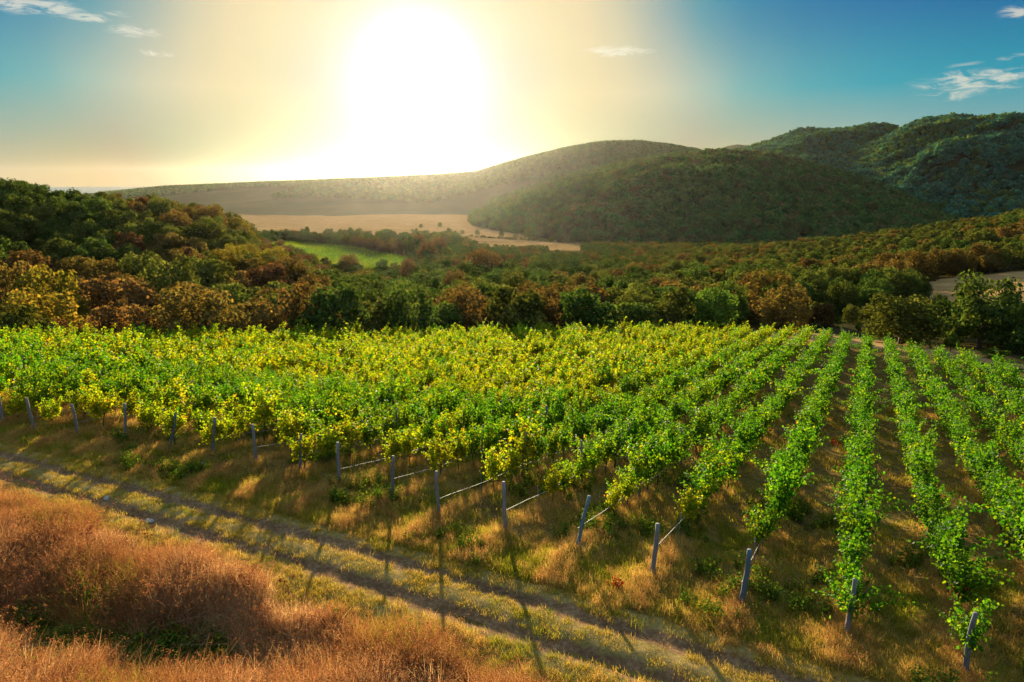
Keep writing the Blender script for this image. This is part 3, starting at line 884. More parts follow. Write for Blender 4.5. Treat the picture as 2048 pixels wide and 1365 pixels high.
STRAW = [(.66, .46, .25), (.56, .35, .165), (.72, .53, .32), (.44, .26, .115)]
GOLD = [(.60, .41, .12), (.50, .35, .08), (.66, .50, .20), (.38, .31, .06)]
DRY = [(.40, .20, .075), (.32, .135, .05), (.46, .26, .11), (.23, .10, .04)]
SHORT = [(.50, .36, .07), (.36, .31, .045), (.24, .25, .025), (.55, .37, .10)]
GREEN = [(.16, .21, .016), (.27, .29, .022), (.40, .35, .035)]
T_TALL = [mesh_np('tall_tuft', *(lambda r: (r[0], r[1]))(t_), M_GRASS, t_[2]) for t_ in
          [tuft(i, 75, .15, .35, 1.0, .0085, (STRAW, STRAW, DRY, DRY, DRY + GREEN)[i], [.3, .3, .25, .15] if i < 4 else [.2, .2, .1, .1, .15, .15, .1], .42, (.5, .5, .4, .3, .15)[i]) for i in range(5)]]
T_MID = [mesh_np('mid_tuft', t_[0], t_[1], M_GRASS, t_[2]) for t_ in
         [tuft(20 + i, 75, .12, .16, .42, .008, GOLD + DRY[:2], [.32, .28, .2, .14, .04, .02], .55, .08) for i in range(5)]]
T_SHORT = [mesh_np('short_tuft', t_[0], t_[1], M_GRASS, t_[2]) for t_ in
           [tuft(40 + i, 60, .13, .05, .16, .010, SHORT, [.3, .3, .25, .15], .8) for i in range(4)]]
T_GREEN = [mesh_np('green_tuft', t_[0], t_[1], M_GRASS, t_[2]) for t_ in
           [tuft(60 + i, 60, .13, .07, .22, .011, GREEN, [.4, .35, .25], .7) for i in range(4)]]


def weed(seed, n, h, pal, wts, size=.055):
    g = np.random.default_rng(seed)
    P, N, S = [], [], []; stems = []
    for s in range(n):
        p0 = np.append(g.normal(0, .12, 2), -.02); d = np.array([g.normal(0, .25), g.normal(0, .25), 1.0]); Ls = h * g.uniform(.6, 1.15)
        stems.append(tube([p0, p0 + d * Ls * .5, p0 + d * Ls], [.006, .005, .003], 4))
        for f in np.linspace(.25, 1, 9):
            for _ in range(2):
                o_ = g.normal(0, .05, 3); P.append(p0 + d * Ls * f + o_); N.append(o_ * 8 + np.array([0, 0, .7]) + g.normal(0, .3, 3)); S.append(size * g.uniform(.6, 1.3))
    P, N, S = map(np.array, (P, N, S))
    V, Q, C = leaves(P, N, g.uniform(0, 6.28, len(P)), S, pick(pal, wts, len(P), g), g)
    SV, SQ = join(stems)
    return np.vstack([V, SV]), np.vstack([Q, SQ + len(V)]), np.vstack([C, np.tile([.09, .08, .03], (len(SV), 1))])


W_GREEN = [mesh_np('leafy_weed', *(lambda w_: (w_[0], w_[1], M_WEED, w_[2]))(weed(i, 9, .5, [(.06, .13, .015), (.12, .19, .02), (.22, .22, .02)], [.4, .4, .2]))) for i in range(4)]


def place(us, vs, src_n, smin, smax, g):
    x, y = xy(us, vs); z = height(x, y, False)
    px, py = pixel(x, y, z)
    ok = (px > -420) & (px < 2470) & (py < 1560) & (py > 600)
    x, y, z = x[ok], y[ok], z[ok]; n = len(x)
    return np.stack([x, y, z], 1), g.uniform(0, 6.28, n), g.uniform(smin, smax, n), ok


# rough tall dry grass this side of the track
g = np.random.default_rng(5)
n = 30000
us, vs = g.uniform(3.0, 12.2, n), g.uniform(-6, 40, n)
x, y = xy(us, vs)
dens = .66 + .42 * wob(x, y, 1.1, 4) + .40 * wob(x, y, .45, 2)
edge = 11.3 + .35 * np.sin(vs * .9) + .25 * np.sin(vs * 2.3 + 1) - np.clip(6 - vs, 0, 10) * .12
hole = np.exp(-((us - 8.8 + (vs - 13.4) * .32 + .3 * np.sin(vs * 1.7)) / 1.2) ** 2 - ((vs - 15.4) / 5.2) ** 4)
keep = (us < edge) & (g.random(n) < np.clip(dens, .22, 1) * (1 - 1.15 * hole))
us, vs = us[keep], vs[keep]
P, RZ, SC, ok = place(us, vs, 5, .72, 1.18, g)
hs = (.74 + .13 * wob(P[:, 0], P[:, 1], 1.1, 4) + .12 * wob(P[:, 0], P[:, 1], .4, 3)) * np.clip((edge[keep][ok] - us[ok]) / 1.0 + .55, .55, 1.0)
scatter('tall_grass', P, RZ, np.stack([SC, SC, SC * hs], 1), np.clip(np.round(1.8 + 2.4 * wob(P[:, 0], P[:, 1], 1.3, 8) + g.normal(0, .7, len(P))), 0, 4), T_TALL, 'tall rust and straw coloured dry grass filling the near left corner', 'grass', g.normal(0, .12, (len(P), 2)) + np.array([.10, .22]))

n = 21000
us, vs = g.uniform(3.0, 18.5, n), g.uniform(-8, 44, n)
x, y = xy(us, vs)
d = np.abs(us - track_u(vs))
keep = (d > 1.25) & (g.random(n) < np.clip(.12 + .42 * wob(x, y, .9, 11) + .3 * wob(x, y, .35, 2), .03, 1))
P, RZ, SC, ok = place(us[keep], vs[keep], 5, .45, .95, g)
scatter('dry_grass', P, RZ, SC * .85, g.integers(0, 5, len(P)), T_MID, 'ankle-high golden dry grass on the verges of the track', 'grass', g.normal(0, .15, (len(P), 2)) + np.array([.05, .12]))

# short turf on and around the track
n = 34000
us, vs = g.uniform(6.0, 17.5, n), g.uniform(-8, 44, n)
d = us - track_u(vs)
rutm = (np.exp(-((d - .72) / .29) ** 2) + np.exp(-((d + .70) / .33) ** 2)) * (1 + .3 * wob(*xy(us, vs), .7, 4))
x, y = xy(us, vs)
keep = g.random(n) < np.clip(.72 - rutm * 1.25 + .3 * wob(x, y, .8, 1), 0, 1) * np.where(us < 10.8, .4, 1)
P, RZ, SC, ok = place(us[keep], vs[keep], 4, .45, .95, g)
gsel = wob(P[:, 0], P[:, 1], 1.4, 6) + g.normal(0, .4, len(P)) > .85
scatter('short_grass', P, RZ, SC, np.where(gsel, 4, 0) + g.integers(0, 4, len(P)), T_SHORT + T_GREEN, 'short yellow-green turf on the crown and verges of the track', 'grass')

# under the vines: straw coloured grass on the row ridges, green-gold weeds in the alleys
n = 62000
us = 15.4 + (g.random(n) ** 1.5) * 44; vs = g.uniform(-12, 46, n)
fu = us - row_start(vs)
rowp = (vs + .35) / 2.47; ph = np.abs(rowp - np.round(rowp)) * 2.47                 # metres from the nearest row
x, y = xy(us, vs)
onrow = np.exp(-(ph / .36) ** 2)
shade = np.clip((fu - 5) / 6, 0, 1)
keep = (us < field_end(vs) - 1) & (g.random(n) < np.clip(.55 + .35 * onrow + .3 * wob(x, y, .9, 7) - .42 * shade, .05, 1))
us, vs, onrow = us[keep], vs[keep], onrow[keep]
P, RZ, SC, ok = place(us, vs, 5, .7, 1.25, g)
onrow = onrow[ok]; far = (np.hypot(P[:, 0], P[:, 1]) > 34)
r_ = g.random(len(P)); wv = wob(P[:, 0], P[:, 1], 1.2, 9)
kind = np.where(r_ < onrow * .95, 0, np.where(wv + g.normal(0, .4, len(P)) > .25, 2, np.where(g.random(len(P)) < .12, 0, 1)))
IX = np.where(kind == 0, g.integers(0, 5, len(P)), np.where(kind == 1, 5 + g.integers(0, 4, len(P)), 9 + g.integers(0, 4, len(P))))
SC = SC * np.where(kind == 0, .72, 1.05) * np.where(far, 1.4, 1.0)
scatter('vineyard_grass', P, RZ, SC, IX, T_MID + T_SHORT + T_GREEN, 'golden dry grass and green weeds covering the ground under the vines', 'grass', g.normal(0, .12, (len(P), 2)))

# leafy weeds
n = 2200
us, vs = g.uniform(15.3, 30, n), g.uniform(-6, 30, n)
x, y = xy(us, vs)
keep = wob(x, y, 1.3, 12) > .30
P, RZ, SC, ok = place(us[keep], vs[keep], 4, .5, 1.1, g)
vs2 = g.normal(15.6, 2.5, 300); us2 = 8.8 - (vs2 - 13.4) * .32 + g.normal(0, .75, 300)
P2, RZ2, SC2, _ = place(us2, vs2, 4, .5, 1.0, g)
P = np.vstack([P, P2]); RZ = np.append(RZ, RZ2); SC = np.append(SC, SC2)
scatter('leafy_weeds', P, RZ, SC, g.integers(0, 4, len(P)), W_GREEN, 'knee-high green leafy weeds between the row ends and in the dark hollow', 'weeds')

# a few single plants one can tell apart
def on_pixel(px, py, guess=11.0):
    """point of the ground seen at a photo pixel, by marching down that ray"""
    a, e = azel(px, py)
    lo = None
    for r in np.geomspace(8, 3000, 2500):
        x, y = r * sin(a), r * cos(a)
        if tan(e) * r < float(height(np.array([x]), np.array([y]), False)[0]):
            return x, y
    return r * sin(a), r * cos(a)


RED = [mesh_np('red_weed', *(lambda w_: (w_[0], w_[1], M_WEED, w_[2]))(weed(70 + i, 8, .38, [(.25, .02, .015), (.35, .04, .02), (.16, .015, .012)], [.5, .3, .2], .05))) for i in range(2)]
for i, (px, py, s, lab) in enumerate(((1236, 1180, 1.0, 'crimson leafed weed between two bare row ends'), (1650, 1160, .8, 'small crimson weed in the shade of a vine row'), (1668, 892, 1.1, 'crimson weed deep between the dark vine rows'))):
    x, y = on_pixel(px, py)
    tag(link('red_weed', RED[i % 2], None, (x, y, H(x, y)), (0, 0, i * 2.0), (s,) * 3), lab, 'weed')


def umbel(seed):
    g = np.random.default_rng(seed)
    parts = []; heads = []
    top = np.array([g.normal(0, .06), g.normal(0, .06), 1.15])
    parts.append(tube([(0, 0, -.1), top * .5, top], [.009, .007, .005], 5))
    for b_ in range(6):
        f = g.uniform(.55, 1.0); p0 = top * f; an = g.uniform(0, 6.28); tip = p0 + np.array([cos(an) * .18, sin(an) * .18, .22])
        parts.append(tube([p0, (p0 + tip) / 2 + np.array([0, 0, -.03]), tip], [.005, .004, .003], 4)); heads.append(tip)
    V, Q = join(parts)
    P = np.vstack([h_ + g.normal(0, 1, (26, 3)) * np.array([.045, .045, .012]) for h_ in heads])
    V2, Q2, C2 = quads(P, g.normal(0, 1, P.shape), g.uniform(0, 6, len(P)), np.full(len(P), .022), np.full(len(P), .026), pick([(.09, .03, .018), (.14, .05, .03)], [.5, .5], len(P), g))
    return np.vstack([V, V2]), np.vstack([Q, Q2 + len(V)]), np.vstack([np.tile([.13, .06, .03], (len(V), 1)), C2])


for i, (px, py, lab) in enumerate(((182, 1118, 'dark dry seed-head stalk on the left in the tall grass'), (300, 1110, 'tallest dark dry umbel in the rust coloured grass'), (272, 1128, 'dark dry umbel beside the tallest umbel'),
                                   (500, 1200, 'dark dry umbel at the upper edge of the rough grass'), (585, 1235, 'dark dry umbel nearest the track in the rough grass'))):
    x, y = on_pixel(px, py + 14); V, Q, C = umbel(i)
    tag(link('dry_umbel', mesh_np('dry_umbel', V, Q, M_GRASS, C), None, (x, y, H(x, y)), None, (.95,) * 3), lab, 'dry plant', 'dark dry umbels in the rough grass')

stone_m = ground_mat('pale_stone', [(0.3, (.30, .28, .26)), (0.7, (.5, .48, .45))], 6, 20)
for i, (px, py, lab) in enumerate(((405, 931, 'pale stone on the verge below the left row ends'), (645, 982, 'small pale stone at the foot of a row end'), (214, 998, 'small white stone by the left rut of the track'), (300, 1044, 'white stone on the track side of the tall grass'))):
    x, y = on_pixel(px, py); gg = np.random.default_rng(i)
    V, Q = tube([(0, 0, -.05), (0, 0, .0), (.01, 0, .05), (.0, .01, .085)], [.08, .11, .085, .03], 8, i)
    tag(link('stone', mesh_np('stone', V * np.array([1.5, 1, 1]), Q, stone_m, None, True), None, (x, y, H(x, y)), (0, 0, i)), lab, 'stone', 'pale stones by the track')


# ------------------------------------------------------------------ trees
def make_crown(seed, nlobe, nq, size, pal, wts, squash=.85, spiky=0.0, dome=False):
    """leaf clumps spread through a crown of unequal lobes: unit tree, 1 m tall crown scaled later"""
    g = np.random.default_rng(seed)
    C0, R0 = [np.array([0, 0, .50])], [.32]
    for i in range(nlobe):
        an = i * 2.4 + g.normal(0, .4); f = g.uniform(.0, 1.0); rr = .40 * math.sqrt(max(0.04, 1 - (f * .95) ** 2)) * g.uniform(.72, 1.1)
        C0.append(np.array([cos(an) * rr, sin(an) * rr, .17 + f * .64 * (1 if not spiky else 1.12)])); R0.append(g.uniform(.13, .24) * (1.05 - .35 * f))
    if dome:                                         # one full rounded head down to the ground
        C0, R0 = [np.array([0, 0, .42])], [.36]
        for i in range(nlobe):
            an = i * 2.4 + g.normal(0, .3); f = (i + .5) / nlobe; zz = .10 + .74 * f; rr = .36 * math.sqrt(max(.02, 1 - ((zz - .36) / .56) ** 2)) * g.uniform(.85, 1.05)
            C0.append(np.array([cos(an) * rr, sin(an) * rr, zz])); R0.append(g.uniform(.12, .19))
    C0, R0 = np.array(C0), np.array(R0)
    wt = R0 ** 2; wt /= wt.sum()
    li = g.choice(len(R0), nq, p=wt)
    d = g.normal(0, 1, (nq, 3)); d[:, 2] = d[:, 2] * .9 + .18; d /= np.linalg.norm(d, axis=1)[:, None]
    rad = R0[li] * (g.random(nq) ** .28) * g.uniform(.86, 1.12, nq)
    P = C0[li] + d * rad[:, None] * np.array([1, 1, squash])
    P[:, 2] = np.maximum(P[:, 2], .03 + .10 * g.random(nq))
    N = d + g.normal(0, .55, (nq, 3)) + np.array([0, 0, .25])
    lobe_tone = g.uniform(.75, 1.25, len(R0))
    col = pick(pal, wts, nq, g, .28) * lobe_tone[li][:, None]
    return quads(P, N, g.uniform(0, 6.28, nq), size * g.uniform(.7, 1.4, nq), size * g.uniform(.6, 1.2, nq), col)


def make_trunk(seed):
    g = np.random.default_rng(seed)
    x = np.cumsum(g.normal(0, .008, 6)); y = np.cumsum(g.normal(0, .008, 6)); z = np.array([-.06, .05, .15, .28, .42, .58])
    P = np.stack([x - x[0], y - y[0], z], 1)
    parts = [tube(P, [.040, .030, .026, .022, .016, .008], 8, seed)]
    for i in range(7):
        p0 = P[2 + i % 3] + np.array([0, 0, g.uniform(0, .08)]); an = i * 2.4 + g.normal(0, .3); L_ = g.uniform(.22, .36)
        q1 = p0 + np.array([cos(an) * L_ * .5, sin(an) * L_ * .5, L_ * .45]); q2 = q1 + np.array([cos(an) * L_ * .5, sin(an) * L_ * .5, L_ * .55])
        parts.append(tube([p0, q1, q2], [.013, .009, .003], 5, seed + i))
    return join(parts)


PALS = {'green': ([(.044, .084, .018), (.062, .102, .020), (.090, .122, .024)], [.4, .4, .2]),
        'olive': ([(.092, .112, .023), (.118, .134, .027), (.070, .094, .020)], [.4, .3, .3]),
        'rust': ([(.140, .096, .028), (.170, .108, .032), (.105, .092, .026)], [.4, .3, .3]),
        'red': ([(.150, .076, .031), (.175, .092, .035), (.112, .078, .029)], [.4, .3, .3]),
        'gold': ([(.22, .175, .024), (.165, .155, .022), (.26, .185, .028)], [.4, .4, .2]),
        'leaf': ([(.075, .145, .022), (.095, .17, .025), (.12, .18, .028)], [.4, .4, .2]),
        'blue': ([(.038, .098, .055), (.055, .125, .060), (.085, .13, .045)], [.4, .4, .2])}
CR = {}
for ip, (nm, (pal, wts)) in enumerate(PALS.items()):
    CR[nm] = [mesh_np('tree_crown', *(lambda c_: (c_[0], c_[1], M_CROWN, c_[2]))(make_crown(300 + ip * 20 + i, 13 + i, 2600, .042, pal, wts, .85))) for i in range(4)]
CRD = {}
for ip, (nm, (pal, wts)) in enumerate(PALS.items()):
    CRD[nm] = [mesh_np('domed_crown', *(lambda c_: (c_[0], c_[1], M_CROWN, c_[2]))(make_crown(900 + ip * 20 + i, 24, 4200, .036, pal, wts, .85, 0, True))) for i in range(2)]
TRK = [mesh_np('tree_trunk', *make_trunk(700 + i), M_BARK, None, True) for i in range(4)]
LOW = {}
for ip, (nm, (pal, wts)) in enumerate(PALS.items()):
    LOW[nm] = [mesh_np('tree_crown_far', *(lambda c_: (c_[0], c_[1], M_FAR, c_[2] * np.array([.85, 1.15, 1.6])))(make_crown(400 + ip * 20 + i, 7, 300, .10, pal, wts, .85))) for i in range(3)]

WORD = {'leaf': 'bright green', 'blue': 'blue green', 'green': 'dark green', 'olive': 'olive green', 'rust': 'rust brown', 'red': 'reddish brown', 'gold': 'golden green'}
trees = []          # dicts x,y,z,h,w,tone


def add_tree(x, y, h, w_, tone, special=None):
    trees.append(dict(x=x, y=y, z=H(x, y), h=h, w=w_, tone=tone, special=special, r=hypot(x, y), a=math.degrees(atan2(x, y))))


def special(px, py_top, r, wpx, tone, lab, hmin=3):
    """a tree standing at range r whose top is seen at the pixel"""
    a, e = azel(px, py_top)
    x, y = r * sin(a), r * cos(a); z = H(x, y)
    h = max(hmin, tan(e) * r - z)
    add_tree(x, y, h, wpx / F * r, tone, lab)


special(1815, 578, 118, 142, 'olive', 'broad round oak standing alone at the far end of the vine rows')
special(1575, 562, 122, 96, 'rust', 'dark brownish round oak left of the broad oak, behind the vines')
special(1432, 566, 124, 98, 'leaf', 'bright green domed tree behind the vineyard edge')
special(1268, 577, 118, 104, 'olive', 'low spreading olive tree at the vineyard edge left of the green dome')
special(1930, 598, 150, 90, 'green', 'dark bushy tree right of the broad oak')
special(2020, 585, 135, 110, 'green', 'dark tree cut by the right edge behind the last vine rows')
special(1985, 605, 150, 80, 'olive', 'olive tree between the two dark trees at the right edge')
special(90, 522, 128, 130, 'gold', 'golden green tree at the left edge of the wood')
special(15, 506, 140, 90, 'rust', 'orange brown tree cut by the left edge')
special(228, 534, 132, 150, 'red', 'wide reddish brown tree behind the left part of the field')
special(70, 570, 110, 160, 'gold', 'low golden bushy tree right behind the left field edge')
special(655, 545, 124, 104, 'green', 'dark green pointed tree behind the middle of the field edge')
special(735, 560, 122, 88, 'green', 'dark green tree right of the pointed tree')
special(335, 500, 150, 110, 'olive', 'tall olive tree above the reddish tree')
special(970, 490, 330, 84, 'rust', 'big domed tree alone above the valley wood')
special(1030, 528, 165, 70, 'olive', 'tall pale leafed tree in the middle of the wood edge')
special(815, 512, 330, 34, 'rust', 'small round tree at the foot of the green field')
special(697, 505, 372, 44, 'rust', 'round brown tree in front of the green field')
special(855, 478, 420, 46, 'rust', 'round tree at the right end of the green field')

# the wood: points spread evenly, thinned to no closer than a crown width
def spread(n, a0, a1, r0, r1, dmin, mask, g, dens=None):
    a = np.radians(g.uniform(a0, a1, n)); r = np.sqrt(g.uniform(r0 ** 2, r1 ** 2, n))
    x, y = r * np.sin(a), r * np.cos(a)
    k = mask(x, y); x, y = x[k], y[k]
    grid, keep = {}, []
    for i in range(len(x)):
        c = (int(x[i] // dmin), int(y[i] // dmin)); bad = False
        for dx in (-1, 0, 1):
            for dy in (-1, 0, 1):
                for (qx, qy) in grid.get((c[0] + dx, c[1] + dy), ()):
                    if (qx - x[i]) ** 2 + (qy - y[i]) ** 2 < dmin * dmin: bad = True
        if not bad:
            grid.setdefault(c, []).append((x[i], y[i])); keep.append(i)
    return x[keep], y[keep]


def wood_mask(x, y):
    r = np.hypot(x, y); a = np.degrees(np.arctan2(x, y))
    m = ~in_clearing(x, y) & ~in_green(x, y) & ~in_straw(x, y)
    u, v = uv(x, y)
    over = u - field_end(v)
    m &= over > np.where(a > 14, 26 + np.clip(a - 16, 0, 8) * 1.8, np.where(a < -6, 8.5, 11))
    scrub = (a > 2) & (a < 12) & (r > 160) & (r < 330)
    m &= ~scrub | (wob(x, y, 12, 3) > -.1)
    m &= ~((a > -8.6) & (a < 6) & (r > 560) & (wob(x, y, 60, 2) < .15))
    m &= ~((a > 22) & (a < 30) & (r > 128) & (r < 190) & (wob(x, y, 9, 5) < .2))
    return m


tg = np.random.default_rng(21)
sx, sy = np.array([d['x'] for d in trees]), np.array([d['y'] for d in trees])
def mask1(x, y):
    m = wood_mask(x, y)
    dd = np.min((x[:, None] - sx[None]) ** 2 + (y[:, None] - sy[None]) ** 2, axis=1)
    return m & (dd > 62)
x, y = spread(30000, -42, 44, 70, 330, 7.0, mask1, tg)
x2, y2 = spread(30000, -42, 44, 330, 900, 7.4, wood_mask, tg)
for X, Y in zip(np.append(x, x2), np.append(y, y2)):
    r = hypot(X, Y); a = math.degrees(atan2(X, Y))
    nz = float(wob(np.array([X]), np.array([Y]), 28.0, 2)[0]) + tg.normal(0, .45)
    if a < -15 and r < 420:
        if a < -30 and r > 190: tone = 'green' if nz > .1 else 'olive'
        else: tone = 'red' if nz > .5 else ('rust' if nz > -.1 else ('gold' if nz < -.85 else 'olive'))
    elif a > 27 and r < 215: tone = 'green' if nz > -.5 else 'olive'
    elif a < 10: tone = 'green' if nz > -.35 else ('olive' if nz > -.85 else 'rust')
    elif r < 420: tone = 'rust' if nz > .4 else ('olive' if nz > -.4 else 'green')
    else: tone = 'olive' if nz > -.2 else ('rust' if nz > -.6 else 'green')
    h = tg.uniform(8.0, 13.0)
    if r < 125: h *= .8
    if 22 < a < 31 and r < 200: h *= .45
    if -21 < a < -8 and 235 < r < 480: h *= .62
    if a > 29 and 140 < r < 235: h *= .42
    if -20 < a < 9 and r < 165: h = 10.3 + .42 * (h - 8)
    add_tree(X, Y, h, h * tg.uniform(.8, 1.12), tone)

# dots of single trees in the straw valley, and the line of trees beyond the green field
for (px, pyb, r, hh) in ((955, 474, 980, 9), (1003, 473, 960, 8), (1056, 478, 930, 14), (1030, 480, 930, 7), (1103, 484, 880, 8), (1145, 486, 860, 9), (925, 471, 1010, 7), (880, 452, 1200, 9), (842, 455, 1180, 8), (1075, 481, 925, 7), (1120, 487, 870, 7)):
    a, e = azel(px, pyb)
    add_tree(r * sin(a), r * cos(a), hh, hh * .95, 'olive', 'lone tree')
for i in range(46):
    a = R(-19 + 12.8 * i / 45 + tg.normal(0, .15)); r = 562 + tg.normal(0, 14) - max(0, (math.degrees(a) + 13)) * 9
    h = tg.uniform(10, 17)
    add_tree(r * sin(a), r * cos(a), h, h * tg.uniform(.7, 1.0), random.choice(('olive', 'rust', 'green')))
for i in range(34):
    a, e = azel(930 + 8.3 * i + tg.normal(0, 5), 474 + .5 * i + tg.normal(0, .8))
    hx, hy = on_pixel(930 + 8.3 * i + tg.normal(0, 5), 474 + .5 * i)
    add_tree(hx, hy, tg.uniform(2.2, 4.5), tg.uniform(4, 9), 'olive')
for i in range(60):
    a = R(-15 + 12 * tg.random()); r = 690 + 190 * tg.random()
    h = tg.uniform(13, 21)
    add_tree(r * sin(a), r * cos(a), h, h * tg.uniform(.7, 1.0), random.choice(('olive', 'green')))

# how much of each tree the photo shows: nearest first, each hides what stands behind and below it
trees.sort(key=lambda d: d['r'])
NB = 2400
skyl = np.full(NB, -1.0)
for d in trees:
    d['show'] = 0.0
    aw = math.degrees(d['w'] / 2 / d['r']); i0, i1 = int((d['a'] - aw + 45) / 90 * NB), int((d['a'] + aw + 45) / 90 * NB) + 1
    if i0 < 0 or i1 >= NB: continue
    tb, tt = (d['z'] + .05 * d['h']) / d['r'], (d['z'] + d['h']) / d['r']
    seen = np.clip(tt - np.maximum(skyl[i0:i1], tb), 0, None).sum()
    d['show'] = seen if abs(d['a']) < 36.5 else 0
    skyl[i0:i1] = np.maximum(skyl[i0:i1], tb + (tt - tb) * .9)
single = [d for d in trees if d['special']] + sorted([d for d in trees if not d['special'] and d['show'] > 0], key=lambda d: -d['show'])
single = single[:290]
sid = set(id(d) for d in single)


def zone(d):
    if d['special'] == 'lone tree': return 'lone trees dotted over the straw coloured valley field', 'lone %s tree in the straw valley field'
    if d['a'] < -19: return 'trees of the wood on the left hill', '%s tree on the left hill'
    if 490 < d['r'] < 640 and d['a'] < -6: return 'trees in the line beyond the green field', '%s tree in the line beyond the green field'
    if d['a'] > 14 and d['r'] > 200: return 'trees of the wood on the right slope', '%s tree of the right-hand wooded slope'
    if d['a'] > 14: return 'trees behind the far end of the vine rows', '%s tree behind the far vine row ends'
    if d['r'] < 175: return 'trees along the wood edge behind the vineyard', '%s tree of the wood edge behind the field'
    return 'trees of the valley wood', '%s tree of the valley wood'


zones = {}
for d in single:
    gname, lab = zone(d)
    d['grp'] = gname
    if not d['special'] or d['special'] == 'lone tree':
        zones.setdefault((gname, lab, d['tone']), []).append(d)
for (gname, lab, tone), ds in zones.items():
    for i, d in enumerate(sorted(ds, key=lambda q: q['a'])):
        d['lab'] = (lab % WORD[tone]) + (', %s such from left' % ordinal(i + 1) if len(ds) > 1 else '')
for d in single:
    root = link('oak_tree', None, None, (d['x'], d['y'], d['z'] - .1), (0, 0, random.uniform(0, 6.28)), (d['w'], d['w'], d['h']))
    sp_ = d['special'] if d['special'] and d['special'] != 'lone tree' else d['lab']
    tag(root, sp_, 'tree', d['grp'])
    link('trunk', random.choice(TRK), root)
    link('crown', random.choice((CRD if d['special'] or random.random() < .5 else CR)[d['tone']]), root)
# the rest of the wood as one mass
order = list(PALS)
srcs = [m for nm in order for m in CR[nm]] + TRK
P, RZ, SC, IX = [], [], [], []
for d in trees:
    if id(d) in sid: continue
    P.append((d['x'], d['y'], d['z'] - .1)); RZ.append(random.uniform(0, 6.28)); SC.append((d['w'], d['w'], d['h'])); IX.append(order.index(d['tone']) * 4 + random.randrange(4))
scatter('woods', P, RZ, SC, IX, srcs, 'olive and rust coloured oak wood filling the valley and slopes', 'wood')
print('trees', len(trees), 'single', len(single))

# the green vineyard slope beyond the wood
g = np.random.default_rng(77)
gr_r, gr_a = np.meshgrid(np.arange(360, 530, 1.5), np.arange(-160, -55, 2.5))
x = gr_a.ravel() + g.normal(0, .15, gr_a.size); y = np.sqrt(np.maximum(gr_r.ravel() ** 2 - x ** 2, 1)) + g.normal(0, .2, x.size)
k = in_green(x, y); x, y = x[k], y[k]
tn = np.where(wob(x, y, 22, 5) + g.normal(0, .4, len(x)) > .0, off['far', 'turning'] , off['far', 'yellow']) + g.integers(0, 6, len(x))
vsrc = VN['near', 'green'] + VN['near', 'turning'] + VN['near', 'yellow'] + VN['far', 'green'] + VN['far', 'turning'] + VN['far', 'yellow']
scatter('far_vineyard', np.stack([x, y, height(x, y, False)], 1), np.full(len(x), pi / 2) + g.normal(0, .1, len(x)), g.uniform(1.0, 1.3, len(x)), tn, vsrc, 'bright green vineyard slope beyond the wood', 'vineyard')

# woods on the hills, too far to count
srcs = [m for nm in order for m in LOW[nm]]
def hill_wood(name, hl, n, h0, h1, tones, wts, label, tmax=1.25, dmask=None, tmin=0.0):
    g = np.random.default_rng(hash(name) % 1000 if False else len(label))
    a = g.uniform(hl.A[0], hl.A[-1], n); t_ = np.abs(g.uniform(tmin, tmax, n) ** .8)
    Rc, Rb = np.interp(a, hl.A, hl.Rc), np.interp(a, hl.A, hl.Rb)
    r = Rb + (Rc - Rb) * t_
    x, y = r * np.sin(a), r * np.cos(a); z = hl.z(x, y)
    ok = z > hl.zb + 1.0
    if dmask is not None: ok &= dmask(x, y, t_)
    for nm2, other in HILLS.items():
        if other is not hl: ok &= z >= np.where((a > other.A[0]) & (a < other.A[-1]), other.z(x, y), -1e9) - 4
    x, y, z = x[ok], y[ok], z[ok]; m = len(x)
    hh = g.uniform(h0, h1, m); ww = hh * g.uniform(.85, 1.25, m)
    nz = wob(x, y, 90, 4) * .5 + g.normal(0, .5, m)
    ti = np.digitize(nz, [-.35, .35])
    ix = np.array([order.index(tones[q]) for q in ti]) * 3 + g.integers(0, 3, m)
    return scatter(name, np.stack([x, y, z - .8], 1), g.uniform(0, 6.28, m), np.stack([ww, ww, hh], 1), ix, srcs, label, 'wood')


hill_wood('hill_woods', HILLS['middle'], 13000, 9, 16, ('rust', 'olive', 'green'), None, 'dense dark wood covering the broad rounded hill')
hill_wood('hill_woods', HILLS['tall'], 14000, 11, 20, ('olive', 'blue', 'blue'), None, 'dense green wood covering the tallest hill at the right')
hill_wood('hill_woods', HILLS['right'], 10000, 11, 20, ('green', 'blue', 'blue'), None, 'green wood covering the two-humped hill')
hill_wood('hill_woods', HILLS['ridge'], 30000, 9, 15, ('olive', 'green', 'olive'), None, 'hazy wood along the long ridge under the sun', 1.15,
          lambda x, y, t_: (wob(x, y, 180, 1) + np.degrees(np.arctan2(x, y)) * .03 + t_ * 2.2 > .45))

